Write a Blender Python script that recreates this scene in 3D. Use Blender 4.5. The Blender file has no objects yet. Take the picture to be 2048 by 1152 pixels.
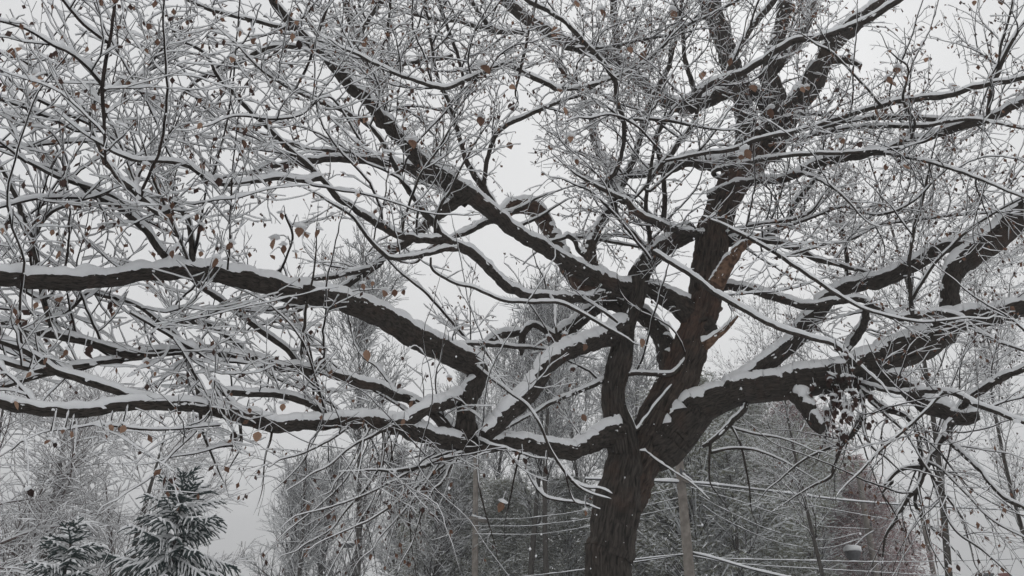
import bpy, math, random
import numpy as np
from mathutils import Vector, Matrix, noise as mnoise

# ---------------------------------------------------------------- camera, sky, light, exposure
sc = bpy.context.scene
col = sc.collection
W, H, F = 2048.0, 1152.0, 1577.0
PITCH = math.radians(23.0)
CAM = np.array([0.0, 0.0, 1.6])
cam_d = bpy.data.cameras.new('camera')
cam_d.sensor_width = 36.0
cam_d.lens = F / W * 36.0
cam_d.clip_start = 0.05
cam_d.clip_end = 2000.0
cam = bpy.data.objects.new('camera', cam_d)
cam.location = CAM
cam.rotation_euler = (math.pi / 2 + PITCH, 0, 0)
col.objects.link(cam)
sc.camera = cam

SUN_EL, SUN_AZ = math.radians(38), math.radians(20)
world = bpy.data.worlds.new('World')
sc.world = world
world.use_nodes = True
wn, wl = world.node_tree.nodes, world.node_tree.links
bg = wn['Background']
sky = wn.new('ShaderNodeTexSky')
sky.sky_type = 'NISHITA'
sky.sun_disc = False
sky.sun_elevation = SUN_EL
sky.sun_rotation = SUN_AZ
sky.dust_density = 4.0
hs = wn.new('ShaderNodeHueSaturation'); hs.inputs['Saturation'].default_value = 0.04
hs.inputs['Value'].default_value = 0.45
wl.new(sky.outputs[0], hs.inputs['Color'])
geo = wn.new('ShaderNodeTexCoord')
cn = wn.new('ShaderNodeTexNoise'); cn.inputs['Scale'].default_value = 1.6; cn.inputs['Detail'].default_value = 3
wl.new(geo.outputs['Generated'], cn.inputs['Vector'])
cr = wn.new('ShaderNodeValToRGB')
cr.color_ramp.elements[0].position = 0.3; cr.color_ramp.elements[0].color = (8.2, 8.28, 8.38, 1)
cr.color_ramp.elements[1].position = 0.7; cr.color_ramp.elements[1].color = (9.0, 9.05, 9.1, 1)
wl.new(cn.outputs['Fac'], cr.inputs['Fac'])
mx = wn.new('ShaderNodeMixRGB'); mx.inputs['Fac'].default_value = 0.93
wl.new(hs.outputs[0], mx.inputs[1]); wl.new(cr.outputs[0], mx.inputs[2])
wl.new(mx.outputs[0], bg.inputs['Color'])
bg.inputs['Strength'].default_value = 0.1

sun_d = bpy.data.lights.new('sun', 'SUN')
sun_d.energy = 0.5
sun_d.angle = math.radians(25)
sun_d.color = (1.0, 0.98, 0.95)
sun = bpy.data.objects.new('sun', sun_d)
sun.rotation_euler = (math.pi / 2 - SUN_EL, 0, math.pi - SUN_AZ)
col.objects.link(sun)
sc.view_settings.view_transform = 'Standard'
sc.view_settings.look = 'None'
sc.view_settings.exposure = 0.0
sc.view_settings.gamma = 1.0
sc.view_settings.use_curve_mapping = False
sc.cycles.max_bounces = 5
sc.cycles.diffuse_bounces = 3
sc.cycles.transparent_max_bounces = 4
sc.cycles.use_denoising = True
sc.cycles.denoiser = 'OPENIMAGEDENOISE'
sc.cycles.denoising_input_passes = 'RGB_ALBEDO_NORMAL'

rng = random.Random(7)
nr = np.random.default_rng(7)

# ---------------------------------------------------------------- pixel -> point helpers
sp, cp = math.sin(PITCH), math.cos(PITCH)
def ray(px, py):
    a, b = (px - W / 2) / F, (H / 2 - py) / F
    return np.array([a, cp - b * sp, sp + b * cp])
def at(px, py, Y):
    r = ray(px, py)
    return CAM + r * (Y / r[1])
def view_depth(P):
    d = P - CAM
    return d[..., 1] * cp + d[..., 2] * sp
def to_px(P):
    d = P - CAM
    z = d[..., 1] * cp + d[..., 2] * sp
    u = -d[..., 1] * sp + d[..., 2] * cp
    return W / 2 + F * d[..., 0] / z, H / 2 - F * u / z

# ---------------------------------------------------------------- materials
def mat(name, rough=0.9, spec=0.2):
    m = bpy.data.materials.new(name); m.use_nodes = True
    b = m.node_tree.nodes['Principled BSDF']
    b.inputs['Roughness'].default_value = rough
    b.inputs['Specular IOR Level'].default_value = spec
    return m, m.node_tree.nodes, m.node_tree.links, b
def noise_mat(name, c0, c1, scale, rough=0.9, detail=5, p0=0.35, p1=0.65, bump=0.0, bscale=None, bdist=0.01):
    m, n, l, b = mat(name, rough)
    tc = n.new('ShaderNodeTexCoord')
    t = n.new('ShaderNodeTexNoise'); t.inputs['Scale'].default_value = scale; t.inputs['Detail'].default_value = detail
    l.new(tc.outputs['Object'], t.inputs['Vector'])
    r = n.new('ShaderNodeValToRGB')
    r.color_ramp.elements[0].position = p0; r.color_ramp.elements[0].color = (*c0, 1)
    r.color_ramp.elements[1].position = p1; r.color_ramp.elements[1].color = (*c1, 1)
    l.new(t.outputs['Fac'], r.inputs['Fac']); l.new(r.outputs[0], b.inputs['Base Color'])
    if bump:
        t2 = n.new('ShaderNodeTexNoise'); t2.inputs['Scale'].default_value = bscale or scale * 4; t2.inputs['Detail'].default_value = 6
        l.new(tc.outputs['Object'], t2.inputs['Vector'])
        bp = n.new('ShaderNodeBump'); bp.inputs['Strength'].default_value = bump; bp.inputs['Distance'].default_value = bdist
        l.new(t2.outputs['Fac'], bp.inputs['Height']); l.new(bp.outputs[0], b.inputs['Normal'])
    return m
def bark_mat(name, dark, mid, red, redlo, redhi, su=38.0, sv=5.0):
    """furrowed bark: uv is in metres (around, along)"""
    m, n, l, b = mat(name, 0.88, 0.25)
    uv = n.new('ShaderNodeUVMap'); uv.uv_map = 'UVMap'
    mp = n.new('ShaderNodeMapping'); mp.inputs['Scale'].default_value = (su, sv, 1)
    l.new(uv.outputs[0], mp.inputs['Vector'])
    t = n.new('ShaderNodeTexNoise'); t.inputs['Scale'].default_value = 1.0; t.inputs['Detail'].default_value = 7
    t.inputs['Roughness'].default_value = 0.68; t.inputs['Distortion'].default_value = 0.6
    l.new(mp.outputs[0], t.inputs['Vector'])
    r = n.new('ShaderNodeValToRGB')
    e = r.color_ramp.elements
    e[0].position = 0.36; e[0].color = (*dark, 1)
    e[1].position = 0.66; e[1].color = (*mid, 1)
    l.new(t.outputs['Fac'], r.inputs['Fac'])
    tc = n.new('ShaderNodeTexCoord')
    t2 = n.new('ShaderNodeTexNoise'); t2.inputs['Scale'].default_value = 1.7; t2.inputs['Detail'].default_value = 5
    t2.inputs['Roughness'].default_value = 0.7
    l.new(tc.outputs['Object'], t2.inputs['Vector'])
    mr = n.new('ShaderNodeMapRange'); mr.inputs[1].default_value = redlo; mr.inputs[2].default_value = redhi
    l.new(t2.outputs['Fac'], mr.inputs[0])
    mul = n.new('ShaderNodeMath'); mul.operation = 'MULTIPLY'
    l.new(mr.outputs[0], mul.inputs[0]); l.new(t.outputs['Fac'], mul.inputs[1])
    mx = n.new('ShaderNodeMixRGB'); mx.inputs[2].default_value = (*red, 1)
    l.new(mul.outputs[0], mx.inputs[0]); l.new(r.outputs[0], mx.inputs[1])
    l.new(mx.outputs[0], b.inputs['Base Color'])
    bp = n.new('ShaderNodeBump'); bp.inputs['Strength'].default_value = 0.9; bp.inputs['Distance'].default_value = 0.02
    l.new(t.outputs['Fac'], bp.inputs['Height']); l.new(bp.outputs[0], b.inputs['Normal'])
    return m

M_TRUNK = bark_mat('trunk_bark', (0.008, 0.007, 0.0065), (0.098, 0.084, 0.073), (0.10, 0.058, 0.042), 0.52, 0.74, 30, 4.5)
M_RED = bark_mat('reddish_bark', (0.009, 0.007, 0.0065), (0.11, 0.088, 0.073), (0.15, 0.078, 0.055), 0.47, 0.70, 30, 4.5)
M_LIMB = bark_mat('limb_bark', (0.010, 0.0088, 0.008), (0.086, 0.072, 0.062), (0.10, 0.06, 0.044), 0.55, 0.75, 50, 13)
M_TWIG = noise_mat('twig_bark', (0.011, 0.0085, 0.008), (0.038, 0.027, 0.023), 9, 0.8)
M_WOOD = noise_mat('torn_wood', (0.06, 0.035, 0.024), (0.22, 0.135, 0.092), 16, 0.85, bump=0.9)
M_SNOW = noise_mat('snow', (0.86, 0.865, 0.88), (0.90, 0.905, 0.915), 3, 0.75, bump=0.25, bscale=38, bdist=0.01)
M_FSNOW = noise_mat('far_snow', (0.80, 0.81, 0.83), (0.86, 0.87, 0.88), 2, 0.8)
M_FTWIG = noise_mat('far_twig_bark', (0.02, 0.018, 0.017), (0.05, 0.045, 0.042), 3, 0.9)
M_LTWIG = noise_mat('reddish_twig_bark', (0.07, 0.05, 0.046), (0.13, 0.095, 0.088), 3, 0.9)
M_FTRUNK = noise_mat('far_trunk_bark', (0.04, 0.036, 0.033), (0.10, 0.09, 0.08), 14, 0.9, bump=0.6)
M_POLE = noise_mat('weathered_pole', (0.16, 0.14, 0.125), (0.26, 0.235, 0.21), 6, 0.85)
M_NEEDLE = noise_mat('spruce_needles', (0.022, 0.038, 0.038), (0.05, 0.075, 0.072), 7, 0.7)
M_METAL = noise_mat('dark_metal', (0.06, 0.06, 0.065), (0.10, 0.10, 0.105), 10, 0.5)
M_CABLE = noise_mat('cable_sheath', (0.03, 0.03, 0.03), (0.05, 0.05, 0.05), 4, 0.6)
M_GROUND = noise_mat('snowy_grass', (0.62, 0.64, 0.64), (0.80, 0.81, 0.83), 0.9, 0.9, detail=8, bump=0.5, bscale=12, bdist=0.04)
M_BRICK = noise_mat('red_brick', (0.16, 0.05, 0.045), (0.26, 0.09, 0.075), 9, 0.9)
M_STONE = noise_mat('grey_render', (0.14, 0.14, 0.15), (0.22, 0.22, 0.23), 4, 0.9)
def leaf_mat(name, c0, c1, scale=40):
    m, n, l, b = mat(name, 0.7, 0.2)
    tc = n.new('ShaderNodeTexCoord')
    t = n.new('ShaderNodeTexNoise'); t.inputs['Scale'].default_value = scale; t.inputs['Detail'].default_value = 4
    l.new(tc.outputs['Object'], t.inputs['Vector'])
    oi = n.new('ShaderNodeObjectInfo')
    ad = n.new('ShaderNodeMath'); ad.operation = 'MULTIPLY_ADD'; ad.inputs[1].default_value = 0.55; 
    l.new(oi.outputs['Random'], ad.inputs[0])
    s2 = n.new('ShaderNodeMath'); s2.operation = 'SUBTRACT'; s2.inputs[1].default_value = 0.27
    l.new(t.outputs['Fac'], s2.inputs[0]); l.new(s2.outputs[0], ad.inputs[2])
    r = n.new('ShaderNodeValToRGB')
    r.color_ramp.elements[0].position = 0.2; r.color_ramp.elements[0].color = (*c0, 1)
    r.color_ramp.elements[1].position = 0.75; r.color_ramp.elements[1].color = (*c1, 1)
    l.new(ad.outputs[0], r.inputs['Fac']); l.new(r.outputs[0], b.inputs['Base Color'])
    tr = n.new('ShaderNodeBsdfTranslucent'); l.new(r.outputs[0], tr.inputs['Color'])
    ms = n.new('ShaderNodeMixShader'); ms.inputs[0].default_value = 0.45
    l.new(b.outputs[0], ms.inputs[1]); l.new(tr.outputs[0], ms.inputs[2])
    l.new(ms.outputs[0], n['Material Output'].inputs['Surface'])
    return m
M_LEAF = leaf_mat('dry_brown_leaf', (0.15, 0.08, 0.055), (0.42, 0.265, 0.185))
M_DLEAF = leaf_mat('dark_dead_leaf', (0.03, 0.02, 0.018), (0.10, 0.06, 0.05))
M_GLEAF = leaf_mat('olive_leaf', (0.15, 0.155, 0.115), (0.26, 0.265, 0.21), 1.2)
M_RLEAF = leaf_mat('russet_leaf', (0.19, 0.095, 0.09), (0.35, 0.19, 0.18), 1.2)

# ---------------------------------------------------------------- mesh builder
class MB:
    """collects quads/tris as numpy blocks, links them as ONE mesh object"""
    def __init__(s): s.v, s.f, s.uv, s.n = [], [], [], 0
    def block(s, V, Fc, UV=None):
        s.v.append(V); s.f.append(Fc + s.n); s.uv.append(UV if UV is not None else np.zeros((len(V), 2))); s.n += len(V)
    def mesh(s, name, m, smooth=True, uv=False):
        me = bpy.data.meshes.new(name)
        V = np.concatenate(s.v).astype(np.float32)
        loops, tot = [], []
        for Fc in s.f:
            loops.append(Fc.ravel()); tot.append(np.full(len(Fc), Fc.shape[1], dtype=np.int32))
        loops = np.concatenate(loops).astype(np.int32); tot = np.concatenate(tot)
        start = np.concatenate([[0], np.cumsum(tot)[:-1]]).astype(np.int32)
        me.vertices.add(len(V)); me.vertices.foreach_set('co', V.ravel())
        me.loops.add(len(loops)); me.loops.foreach_set('vertex_index', loops)
        me.polygons.add(len(tot)); me.polygons.foreach_set('loop_start', start); me.polygons.foreach_set('loop_total', tot)
        me.update(calc_edges=True)
        if uv:
            U = np.concatenate(s.uv)[loops].astype(np.float32)
            l = me.uv_layers.new(name='UVMap'); l.data.foreach_set('uv', U.ravel())
        if smooth: me.polygons.foreach_set('use_smooth', np.ones(len(tot), dtype=bool))
        me.materials.append(m)
        me.validate()
        return me
    def build(s, name, m, parent=None, smooth=True, uv=False, kind=None):
        if not s.v: return None
        return link(name, s.mesh(name, m, smooth, uv), parent, kind)
def link(name, me, parent=None, kind=None):
    o = bpy.data.objects.new(name, me); col.objects.link(o)
    if parent is not None: o.parent = parent
    if kind: o['kind'] = kind
    return o
def empty(name, label, cat, group=None, loc=(0, 0, 0)):
    o = bpy.data.objects.new(name, None); col.objects.link(o)
    o.location = loc; o['label'] = label; o['category'] = cat
    if group: o['group'] = group
    return o

UP = np.array([0, 0, 1.0])
def frames(P):
    T = np.empty_like(P)
    T[1:-1] = P[2:] - P[:-2]; T[0] = P[1] - P[0]; T[-1] = P[-1] - P[-2]
    T /= np.maximum(np.linalg.norm(T, axis=1, keepdims=True), 1e-9)
    S = np.cross(T, UP)
    n = np.linalg.norm(S, axis=1, keepdims=True)
    S = np.where(n > 0.12, S / np.maximum(n, 1e-9), 0)
    last = None
    for i in range(len(S)):            # near-vertical stretches keep the neighbour's side
        if not S[i].any():
            S[i] = last if last is not None else 0
        else: last = S[i]
    nxt = None
    for i in range(len(S) - 1, -1, -1):
        if not S[i].any(): S[i] = nxt if nxt is not None else np.array([1.0, 0, 0])
        nxt = S[i]
    S -= T * np.sum(S * T, axis=1, keepdims=True)
    S /= np.maximum(np.linalg.norm(S, axis=1, keepdims=True), 1e-9)
    U = np.cross(S, T)
    return T, S, U
def pframes(P):
    T, S, U = frames(P)
    S = S.copy()
    for i in range(1, len(P)):
        v = S[i - 1] - T[i] * np.dot(S[i - 1], T[i])
        S[i] = v / max(1e-9, np.linalg.norm(v))
    return T, S, np.cross(S, T)
def quads(n, k, closed=True):
    i = np.arange(n - 1)[:, None]; j = np.arange(k if closed else k - 1)[None, :]
    a = i * k + j; b = i * k + (j + 1) % k
    return np.stack([a, b, b + k, a + k], axis=-1).reshape(-1, 4)
QC = {}
def q(n, k, closed=True):
    key = (n, k, closed)
    if key not in QC: QC[key] = quads(n, k, closed)
    return QC[key]
def tube(mb, P, R, k, fr=None, rough=0.0, cap=False, furrow=0.0):
    T, S, U = fr or frames(P)
    n = len(P)
    th = np.linspace(0, 2 * np.pi, k, endpoint=False) + np.pi / 2
    RR = np.repeat(R[:, None], k, 1)
    if rough:
        L = np.concatenate([[0], np.cumsum(np.linalg.norm(np.diff(P, axis=0), axis=1))])
        for a in range(n):
            for b_ in range(k):
                c = (math.cos(th[b_]) * 2.3 , math.sin(th[b_]) * 2.3, L[a] * 2.2 + P[0][0] * 7)
                RR[a, b_] *= 1 + rough * mnoise.fractal(Vector(c), 1.0, 2.1, 3)
                if furrow:
                    x_, y_, z_ = math.cos(th[b_]) * R[a] * 26, math.sin(th[b_]) * R[a] * 26, L[a] * 2.6
                    wv = 1.3 * mnoise.noise(Vector((x_ * .3, y_ * .3, z_)))
                    RR[a, b_] += furrow * (0.5 - 1.6 * abs(mnoise.noise(Vector((x_ + wv, y_ - wv, z_ * .8)))) + 0.5 * mnoise.noise(Vector((x_ * 2.6, y_ * 2.6, z_ * 3))))
    V = P[:, None, :] + RR[..., None] * (np.cos(th)[None, :, None] * S[:, None, :] + np.sin(th)[None, :, None] * U[:, None, :])
    L = np.concatenate([[0], np.cumsum(np.linalg.norm(np.diff(P, axis=0), axis=1))])
    # uv: metres round (mirrored, so that no seam shows) and metres along
    um = np.abs(((th - np.pi / 2 + np.pi) % (2 * np.pi)) - np.pi) * float(np.mean(R))
    UV = np.stack([np.repeat(um[None, :], n, 0), np.repeat(L[:, None], k, 1)], -1).reshape(-1, 2)
    mb.block(V.reshape(-1, 3), q(n, k)[:, ::-1], UV)
    if cap:
        for e, idx in ((0, 0), (1, n - 1)):
            c = P[idx]; base = mb.n
            ring = V[idx]
            mb.block(np.concatenate([ring, [c]]), np.array([[a, (a + 1) % k, k] for a in range(k)]))
def twig_snow(mb, P, R, fr, amt, rg):
    """thin ridge of snow on a twig: 4-point section, open below"""
    T, S, U = fr
    n = len(P)
    s = np.clip(np.hypot(T[:, 0], T[:, 1]), 0, 1)
    cov = np.clip((s - 0.22) / 0.45, 0, 1)
    if cov.max() < 0.05: return
    nz = 0.6 + 0.55 * rg.random(n) + (rg.random(n) < 0.14) * (0.5 + 1.1 * rg.random(n))
    t = (0.0088 + 1.3 * np.minimum(R, 0.016)) * cov * amt * nz
    w = (R * 0.92 + 0.0030 * amt * nz) * (0.2 + 0.8 * cov)
    t[0] *= 0.8; t[-1] *= 0.6
    Rr = R[:, None]
    up = U * 0.55 + UP * 0.45
    thick = R[0] > 0.0058
    foot = (R * 0.96 * (0.3 + 0.7 * cov))[:, None] if thick else (w * 0.8)[:, None]
    a = P + S * foot + U * Rr * 0.35
    b = P + S * w[:, None] + up * (Rr * 0.7 + t[:, None] * 0.55)
    c = P + up * (Rr * 0.9 + t[:, None])
    d = P - S * w[:, None] + up * (Rr * 0.7 + t[:, None] * 0.55)
    e = P - S * foot + U * Rr * 0.35
    V = np.stack([a, b, c, d, e] if thick else [a, c, e], axis=1)
    k = V.shape[1]
    mb.block(V.reshape(-1, 3), q(n, k)[:, ::-1])
def limb_snow(mb, P, R, fr, rg, m=12, amt=1.0, seed=0.0, edge=1.0, lo=0.25):
    """lumpy snow lying along a limb, ragged lower edge"""
    T, S, U = fr
    n = len(P)
    s = np.clip(np.hypot(T[:, 0], T[:, 1]), 0, 1)
    L = np.concatenate([[0], np.cumsum(np.linalg.norm(np.diff(P, axis=0), axis=1))])
    V = np.zeros((n, m + 1, 3))
    for i in range(n):
        cov = min(1, max(0, (s[i] - lo) / (0.75 - lo)))
        r = R[i]
        t = min(0.052, 0.011 + 0.5 * r) * cov * amt
        nz = mnoise.fractal(Vector((L[i] * 6, seed, 0)), 1, 2, 3)
        t *= 1 + 0.4 * nz
        if i in (0, n - 1): t *= 0.3
        fl = mnoise.fractal(Vector((L[i] * 42, seed + 5, 3)), .8, 2, 4)
        fr_ = mnoise.fractal(Vector((L[i] * 42, seed + 9, 8)), .8, 2, 4)
        sl = mnoise.noise(Vector((L[i] * 5, seed, 4))); sr = mnoise.noise(Vector((L[i] * 5, seed, 14)))
        el = (1.0 + 0.20 * fl + .3 * sl) * (0.15 + 0.85 * cov) * edge
        er = (1.0 + 0.20 * fr_ + .3 * sr) * (0.15 + 0.85 * cov) * edge
        for j in range(m + 1):
            u = -1 + 2 * j / m
            ph = u * (er if u > 0 else el)
            h = max(0.0, 1 - abs(u) ** 3.2)
            lump = 1 + 0.13 * mnoise.fractal(Vector((L[i] * 14, u * 2.0, seed + 2)), 1, 2, 2)
            rad = r * ((0.97 if abs(u) == 1 else 1.0) - .25 * max(0, 1 - cov * 8)) + t * h * lump
            d = S[i] * math.sin(ph) + U[i] * math.cos(ph)
            V[i, j] = P[i] + d * rad + UP * (0.3 * t * h)
    mb.block(V.reshape(-1, 3), q(n, m + 1, False))
def crumbs(mb, P, R, fr, rg, per_m):
    """little pads of snow caught on rough bark at the sides"""
    T, S, U = fr
    L = np.linalg.norm(np.diff(P, axis=0), axis=1).sum()
    for _ in range(int(L * per_m)):
        i = int(rg.integers(1, len(P) - 1)); ph = rg.choice((-1, 1)) * (1.15 + .75 * rg.random() ** 1.5)
        d = S[i] * math.sin(ph) + U[i] * math.cos(ph)
        if d[2] < -.2: continue
        c = P[i] + d * R[i] * .99
        a = .006 + .016 * rg.random() ** 2; b = a * (1 + 3 * rg.random())
        e1 = T[i]; e2 = np.cross(d, T[i])
        k = 8; th = np.arange(k) * 2 * np.pi / k; w = .45 + .9 * rg.random(k)
        ring = c + (np.cos(th) * b * w)[:, None] * e1 + (np.sin(th) * a * w)[:, None] * e2 - d * .003
        V = np.vstack([ring, [c + d * a * .55 + UP * a * .3]])
        mb.block(V, np.array([[j, (j + 1) % k, k] for j in range(k)]))

def spline(P, step):
    """catmull-rom through P (n,d), resampled about every step"""
    P = np.asarray(P, float)
    Q = np.vstack([2 * P[0] - P[1], P, 2 * P[-1] - P[-2]])
    out = []
    for i in range(1, len(Q) - 2):
        p0, p1, p2, p3 = Q[i - 1], Q[i], Q[i + 1], Q[i + 2]
        n = max(1, int(round(np.linalg.norm((p2 - p1)[:3]) / step)))
        t = (np.arange(n) / n)[:, None]
        out.append(0.5 * ((2 * p1) + (-p0 + p2) * t + (2 * p0 - 5 * p1 + 4 * p2 - p3) * t ** 2 + (-p0 + 3 * p1 - 3 * p2 + p3) * t ** 3))
    out.append(P[-1:])
    return np.vstack(out)

# ---------------------------------------------------------------- ground
def ground():
    n = 90
    xs = np.sign(np.linspace(-1, 1, n)) * np.abs(np.linspace(-1, 1, n)) ** 2.2 * 380
    X, Y = np.meshgrid(xs, xs + 30, indexing='ij')
    r = np.hypot(X, Y)
    Z = np.array([[0.12 * mnoise.fractal(Vector((x * .08, y * .08, 0)), 1, 2, 3) for x, y in zip(a, b)] for a, b in zip(X, Y)])
    mb = MB(); mb.block(np.stack([X, Y, Z - 0.05], -1).reshape(-1, 3), q(n, n, False))
    return mb.build('ground', M_GROUND, kind='structure')
ground()

# ---------------------------------------------------------------- the big tree, limb by limb
# each entry: kind, list of (x, y, width) sighted along the limb, depth offset at start and end, options
def dflt(x): return float(np.interp(x, [-200, 0, 300, 600, 950, 1300, 1700, 2048, 2300], [5.2, 5.8, 6.8, 8.2, 10.4, 12.0, 11.4, 10.4, 9.6]))
CUR = []
def C(kind, pts, o0=0.0, o1=None, snap=True, tip=True, tw=1.0, droop=0.0, mat=None, snow=1.0, step=None):
    p = []
    w = 6.0
    for t in pts:
        if len(t) > 2: w = t[2]
        p.append([t[0], t[1], w, len(t) > 2])
    # interpolate missing widths
    known = [i for i, t in enumerate(p) if t[3]]
    ws = np.interp(range(len(p)), known, [p[i][2] for i in known]) if known else [6.0] * len(p)
    CUR.append(dict(kind=kind, p=[(t[0], t[1], ww) for t, ww in zip(p, ws)], o0=o0, o1=o0 if o1 is None else o1,
                    snap=snap, tip=tip, tw=tw, droop=droop, mat=mat, snow=snow, step=step))

# trunk and leaders
C('trunk', [(1216,1150,88),(1222,1090,88),(1232,1020,90),(1241,965,76),(1249,915,62),(1242,870,58),(1230,825,46),(1227,780,43),(1235,740,46),(1245,700,42),(1249,660,37),(1261,625,34),(1271,592,38),(1275,560,40),(1292,530,36),(1325,497,33),(1360,474,34),(1386,461,36)], 0, 0, snap=False, tip=False, tw=0.0, mat='T')
C('trunk', [(1226,1110,70),(1236,1040,76),(1256,980,74),(1280,925,76),(1306,870,84),(1334,810,82),(1356,760,74),(1376,705,68),(1396,650,64),(1410,590,64),(1420,530,66),(1426,470,62),(1440,425,58),(1458,385,58),(1482,345,60),(1512,305,62),(1535,270,56)], 0.25, 0.4, snap=False, tip=False, tw=0.1, mat='R')
C('limb', [(1500,330,44),(1492,285,38),(1490,235,38),(1482,180,36),(1462,120,34),(1440,60,36),(1425,0,30),(1415,-80,24)], 0.6, 1.2)
C('limb', [(1530,290,56),(1552,250,50),(1552,200,44),(1538,150,36),(1550,100,30),(1562,50,28),(1572,0,26),(1580,-70,20)], 0.5, 0.8)
C('limb', [(1545,275,50),(1580,228,40),(1612,185,44),(1634,150,44),(1648,115,30),(1672,82,36),(1712,48,34),(1760,12,30),(1820,-40,24)], 0.4, -0.3)
C('limb', [(1552,130,26),(1590,90,22),(1612,50,22),(1625,0,18)], 1.2, 2)
C('stub', [(1640,128,14),(1667,121,12),(1700,124,11),(1721,131,7)], 0.3, 0.1, tip=False, tw=0)
# big right limb
C('limb', [(1308,905,58),(1352,868,76),(1390,825,72),(1440,797,60),(1500,780,58),(1560,770,62),(1620,762,66),(1700,745,64),(1760,724,66),(1830,692,64),(1875,665,60),(1898,640,48),(1900,600,38),(1903,560,38),(1922,528,46),(1965,498,50),(2005,462,52),(2048,428,52),(2120,370,44)], 0.1, -0.3, tw=0.4)
C('limb', [(1885,655,44),(1930,640,40),(1985,630,36),(2048,614,34),(2130,590,26)], -0.2, -0.6)
C('limb', [(1468,778,40),(1510,745,34),(1556,713,33),(1591,679,34),(1622,640,34),(1658,598,32),(1695,576,30),(1735,568,28),(1770,560,30),(1800,545,30),(1834,524,28),(1870,505,26),(1920,492,24),(1975,486,20)], 0.4, -0.2, tip=False, tw=0.6)
C('limb', [(1730,755,34),(1790,758,36),(1832,790,38),(1872,818,36),(1920,833,32),(1962,830,22)], 0.0, -0.4, tip=False, tw=0.3)
C('stub', [(1595,780,34),(1612,815,30),(1630,842,28),(1645,858,24)], -0.1, -0.35, tip=False, tw=0, snow=.9)
C('branch', [(1412,575,14),(1450,572,15),(1487,575,15),(1542,592,15),(1580,604,15),(1615,613,15),(1678,602,13),(1730,603,11),(1765,624,12),(1795,635,12),(1824,635,12),(1869,626,11),(1915,634,10),(1945,655,8)], -0.3, -0.7, tw=.6)
C('branch', [(1735,610,12),(1728,650,15),(1708,680,16),(1692,705,14),(1685,740,12)], 0.4, 0.3, tw=1.3)
C('branch', [(1690,590,8),(1694,530,8),(1690,490,7),(1684,450,5),(1683,442,3)], 0.3, 0.2)
C('stub', [(1430,572,34),(1458,526,26),(1485,495,18),(1517,467,4)], -0.25, -0.35, snap=False, tip=False, tw=0, mat='W', snow=0.5)
C('stub', [(1408,692,22),(1428,676,14),(1454,656,10),(1476,632,4)], -0.3, -0.5, snap=False, tip=False, tw=0, mat='W')
C('branch', [(1824,637,8),(1820,580,8),(1819,519,7),(1830,450,6),(1845,400,6),(1858,340,4)], -0.8, -1.4)
C('branch', [(1826,595,6),(1869,529,5),(1938,460,5),(2000,420,4),(2048,395,3)], -0.8, -1.8)
C('branch', [(1404,432,4),(1480,467,6),(1563,515,7),(1650,574,7),(1695,602,6),(1747,625,5),(1834,644,4),(1900,640,3)], -2, -2.4, snap=False, tw=.7)
C('branch', [(1305,503,8),(1380,550,9),(1428,585,9),(1504,630,9),(1570,661,9),(1660,687,8),(1700,715,6),(1735,745,4)], -1.8, -2.6, snap=False, tw=.5, snow=1.4)
# drooping branches lower right
C('branch', [(1722,775,14),(1745,800,12),(1775,817,11),(1817,835,10),(1834,867,10),(1841,915,9),(1843,945,8),(1832,990,7),(1836,1020,6),(1858,1050,5),(1900,1090,3)], -0.6, -1.2, droop=.7, tw=1.2)
C('branch', [(1905,840,14),(1886,877,13),(1862,915,10),(1834,978,9),(1817,995,8),(1792,1040,7),(1772,1071,5),(1765,1117,3)], -0.8, -1.4, droop=.7, tw=1.2)
C('branch', [(1888,872,10),(1956,936,10),(2001,988,9),(2048,1016,8),(2110,1050,5)], -1, -1.8, droop=.5)
C('branch', [(1724,790,9),(1728,820,8),(1730,867,7),(1745,895,5),(1768,912,4)], -0.8, -1.2, droop=.7)
C('branch', [(1726,830,9),(1708,860,8),(1685,891,8),(1670,925,7),(1660,953,6),(1630,970,4),(1598,988,3)], -0.8, -1.3, droop=.8)
C('branch', [(1725,845,7),(1695,880,6),(1640,905,5),(1600,925,4),(1560,960,3)], -0.6, -1.0, droop=.7)
C('branch', [(1720,765,9),(1760,778,8),(1800,785,8),(1889,783,10),(1960,812,10),(2048,845,9),(2120,875,6)], -1.2, -2, tw=.8)
C('branch', [(1886,787,5),(1834,839,5),(1765,898,4),(1720,945,3)], -1.6, -1.9, droop=.3)
C('branch', [(1915,830,12),(1945,795,13),(1985,768,13),(2048,737,11),(2110,700,7)], -0.5, -1.2)
C('branch', [(1738,800,6),(1790,845,6),(1815,870,5),(1850,930,5),(1890,990,5),(1920,1030,4),(1940,1090,3)], -1, -1.6, droop=.7)
C('branch', [(1841,920,6),(1860,945,6),(1880,1000,6),(1910,1060,5),(1965,1100,4),(2010,1140,3)], -1.2, -1.9, droop=.7)
C('branch', [(1836,975,6),(1850,1040,5),(1862,1090,4),(1890,1140,3)], -1.2, -1.7, droop=.7)
C('branch', [(1857,925,5),(1885,940,5),(1930,985,5),(1985,1040,4),(2048,1075,3)], -1.2, -2, droop=.5)
C('branch', [(1835,935,8),(1800,940,7),(1770,970,6),(1786,965,6),(1765,985,4),(1780,1010,3)], -1.2, -1.3, droop=.6)
C('branch', [(1492,806,12),(1480,828,12),(1450,858,11),(1425,880,9),(1406,893,8)], -0.1, -0.2, tip=False, droop=.5, snow=.45)
C('branch', [(1463,853,6),(1480,885,5),(1493,940,4),(1500,985,3)], -0.4, -0.6, droop=.8)
C('branch', [(1420,885,6),(1419,930,4),(1420,965,3),(1440,995,2)], -0.3, -0.4, droop=.8)
C('branch', [(1422,905,6),(1460,898,5),(1510,900,4),(1560,920,3)], -0.3, -0.6, droop=.2)
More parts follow.
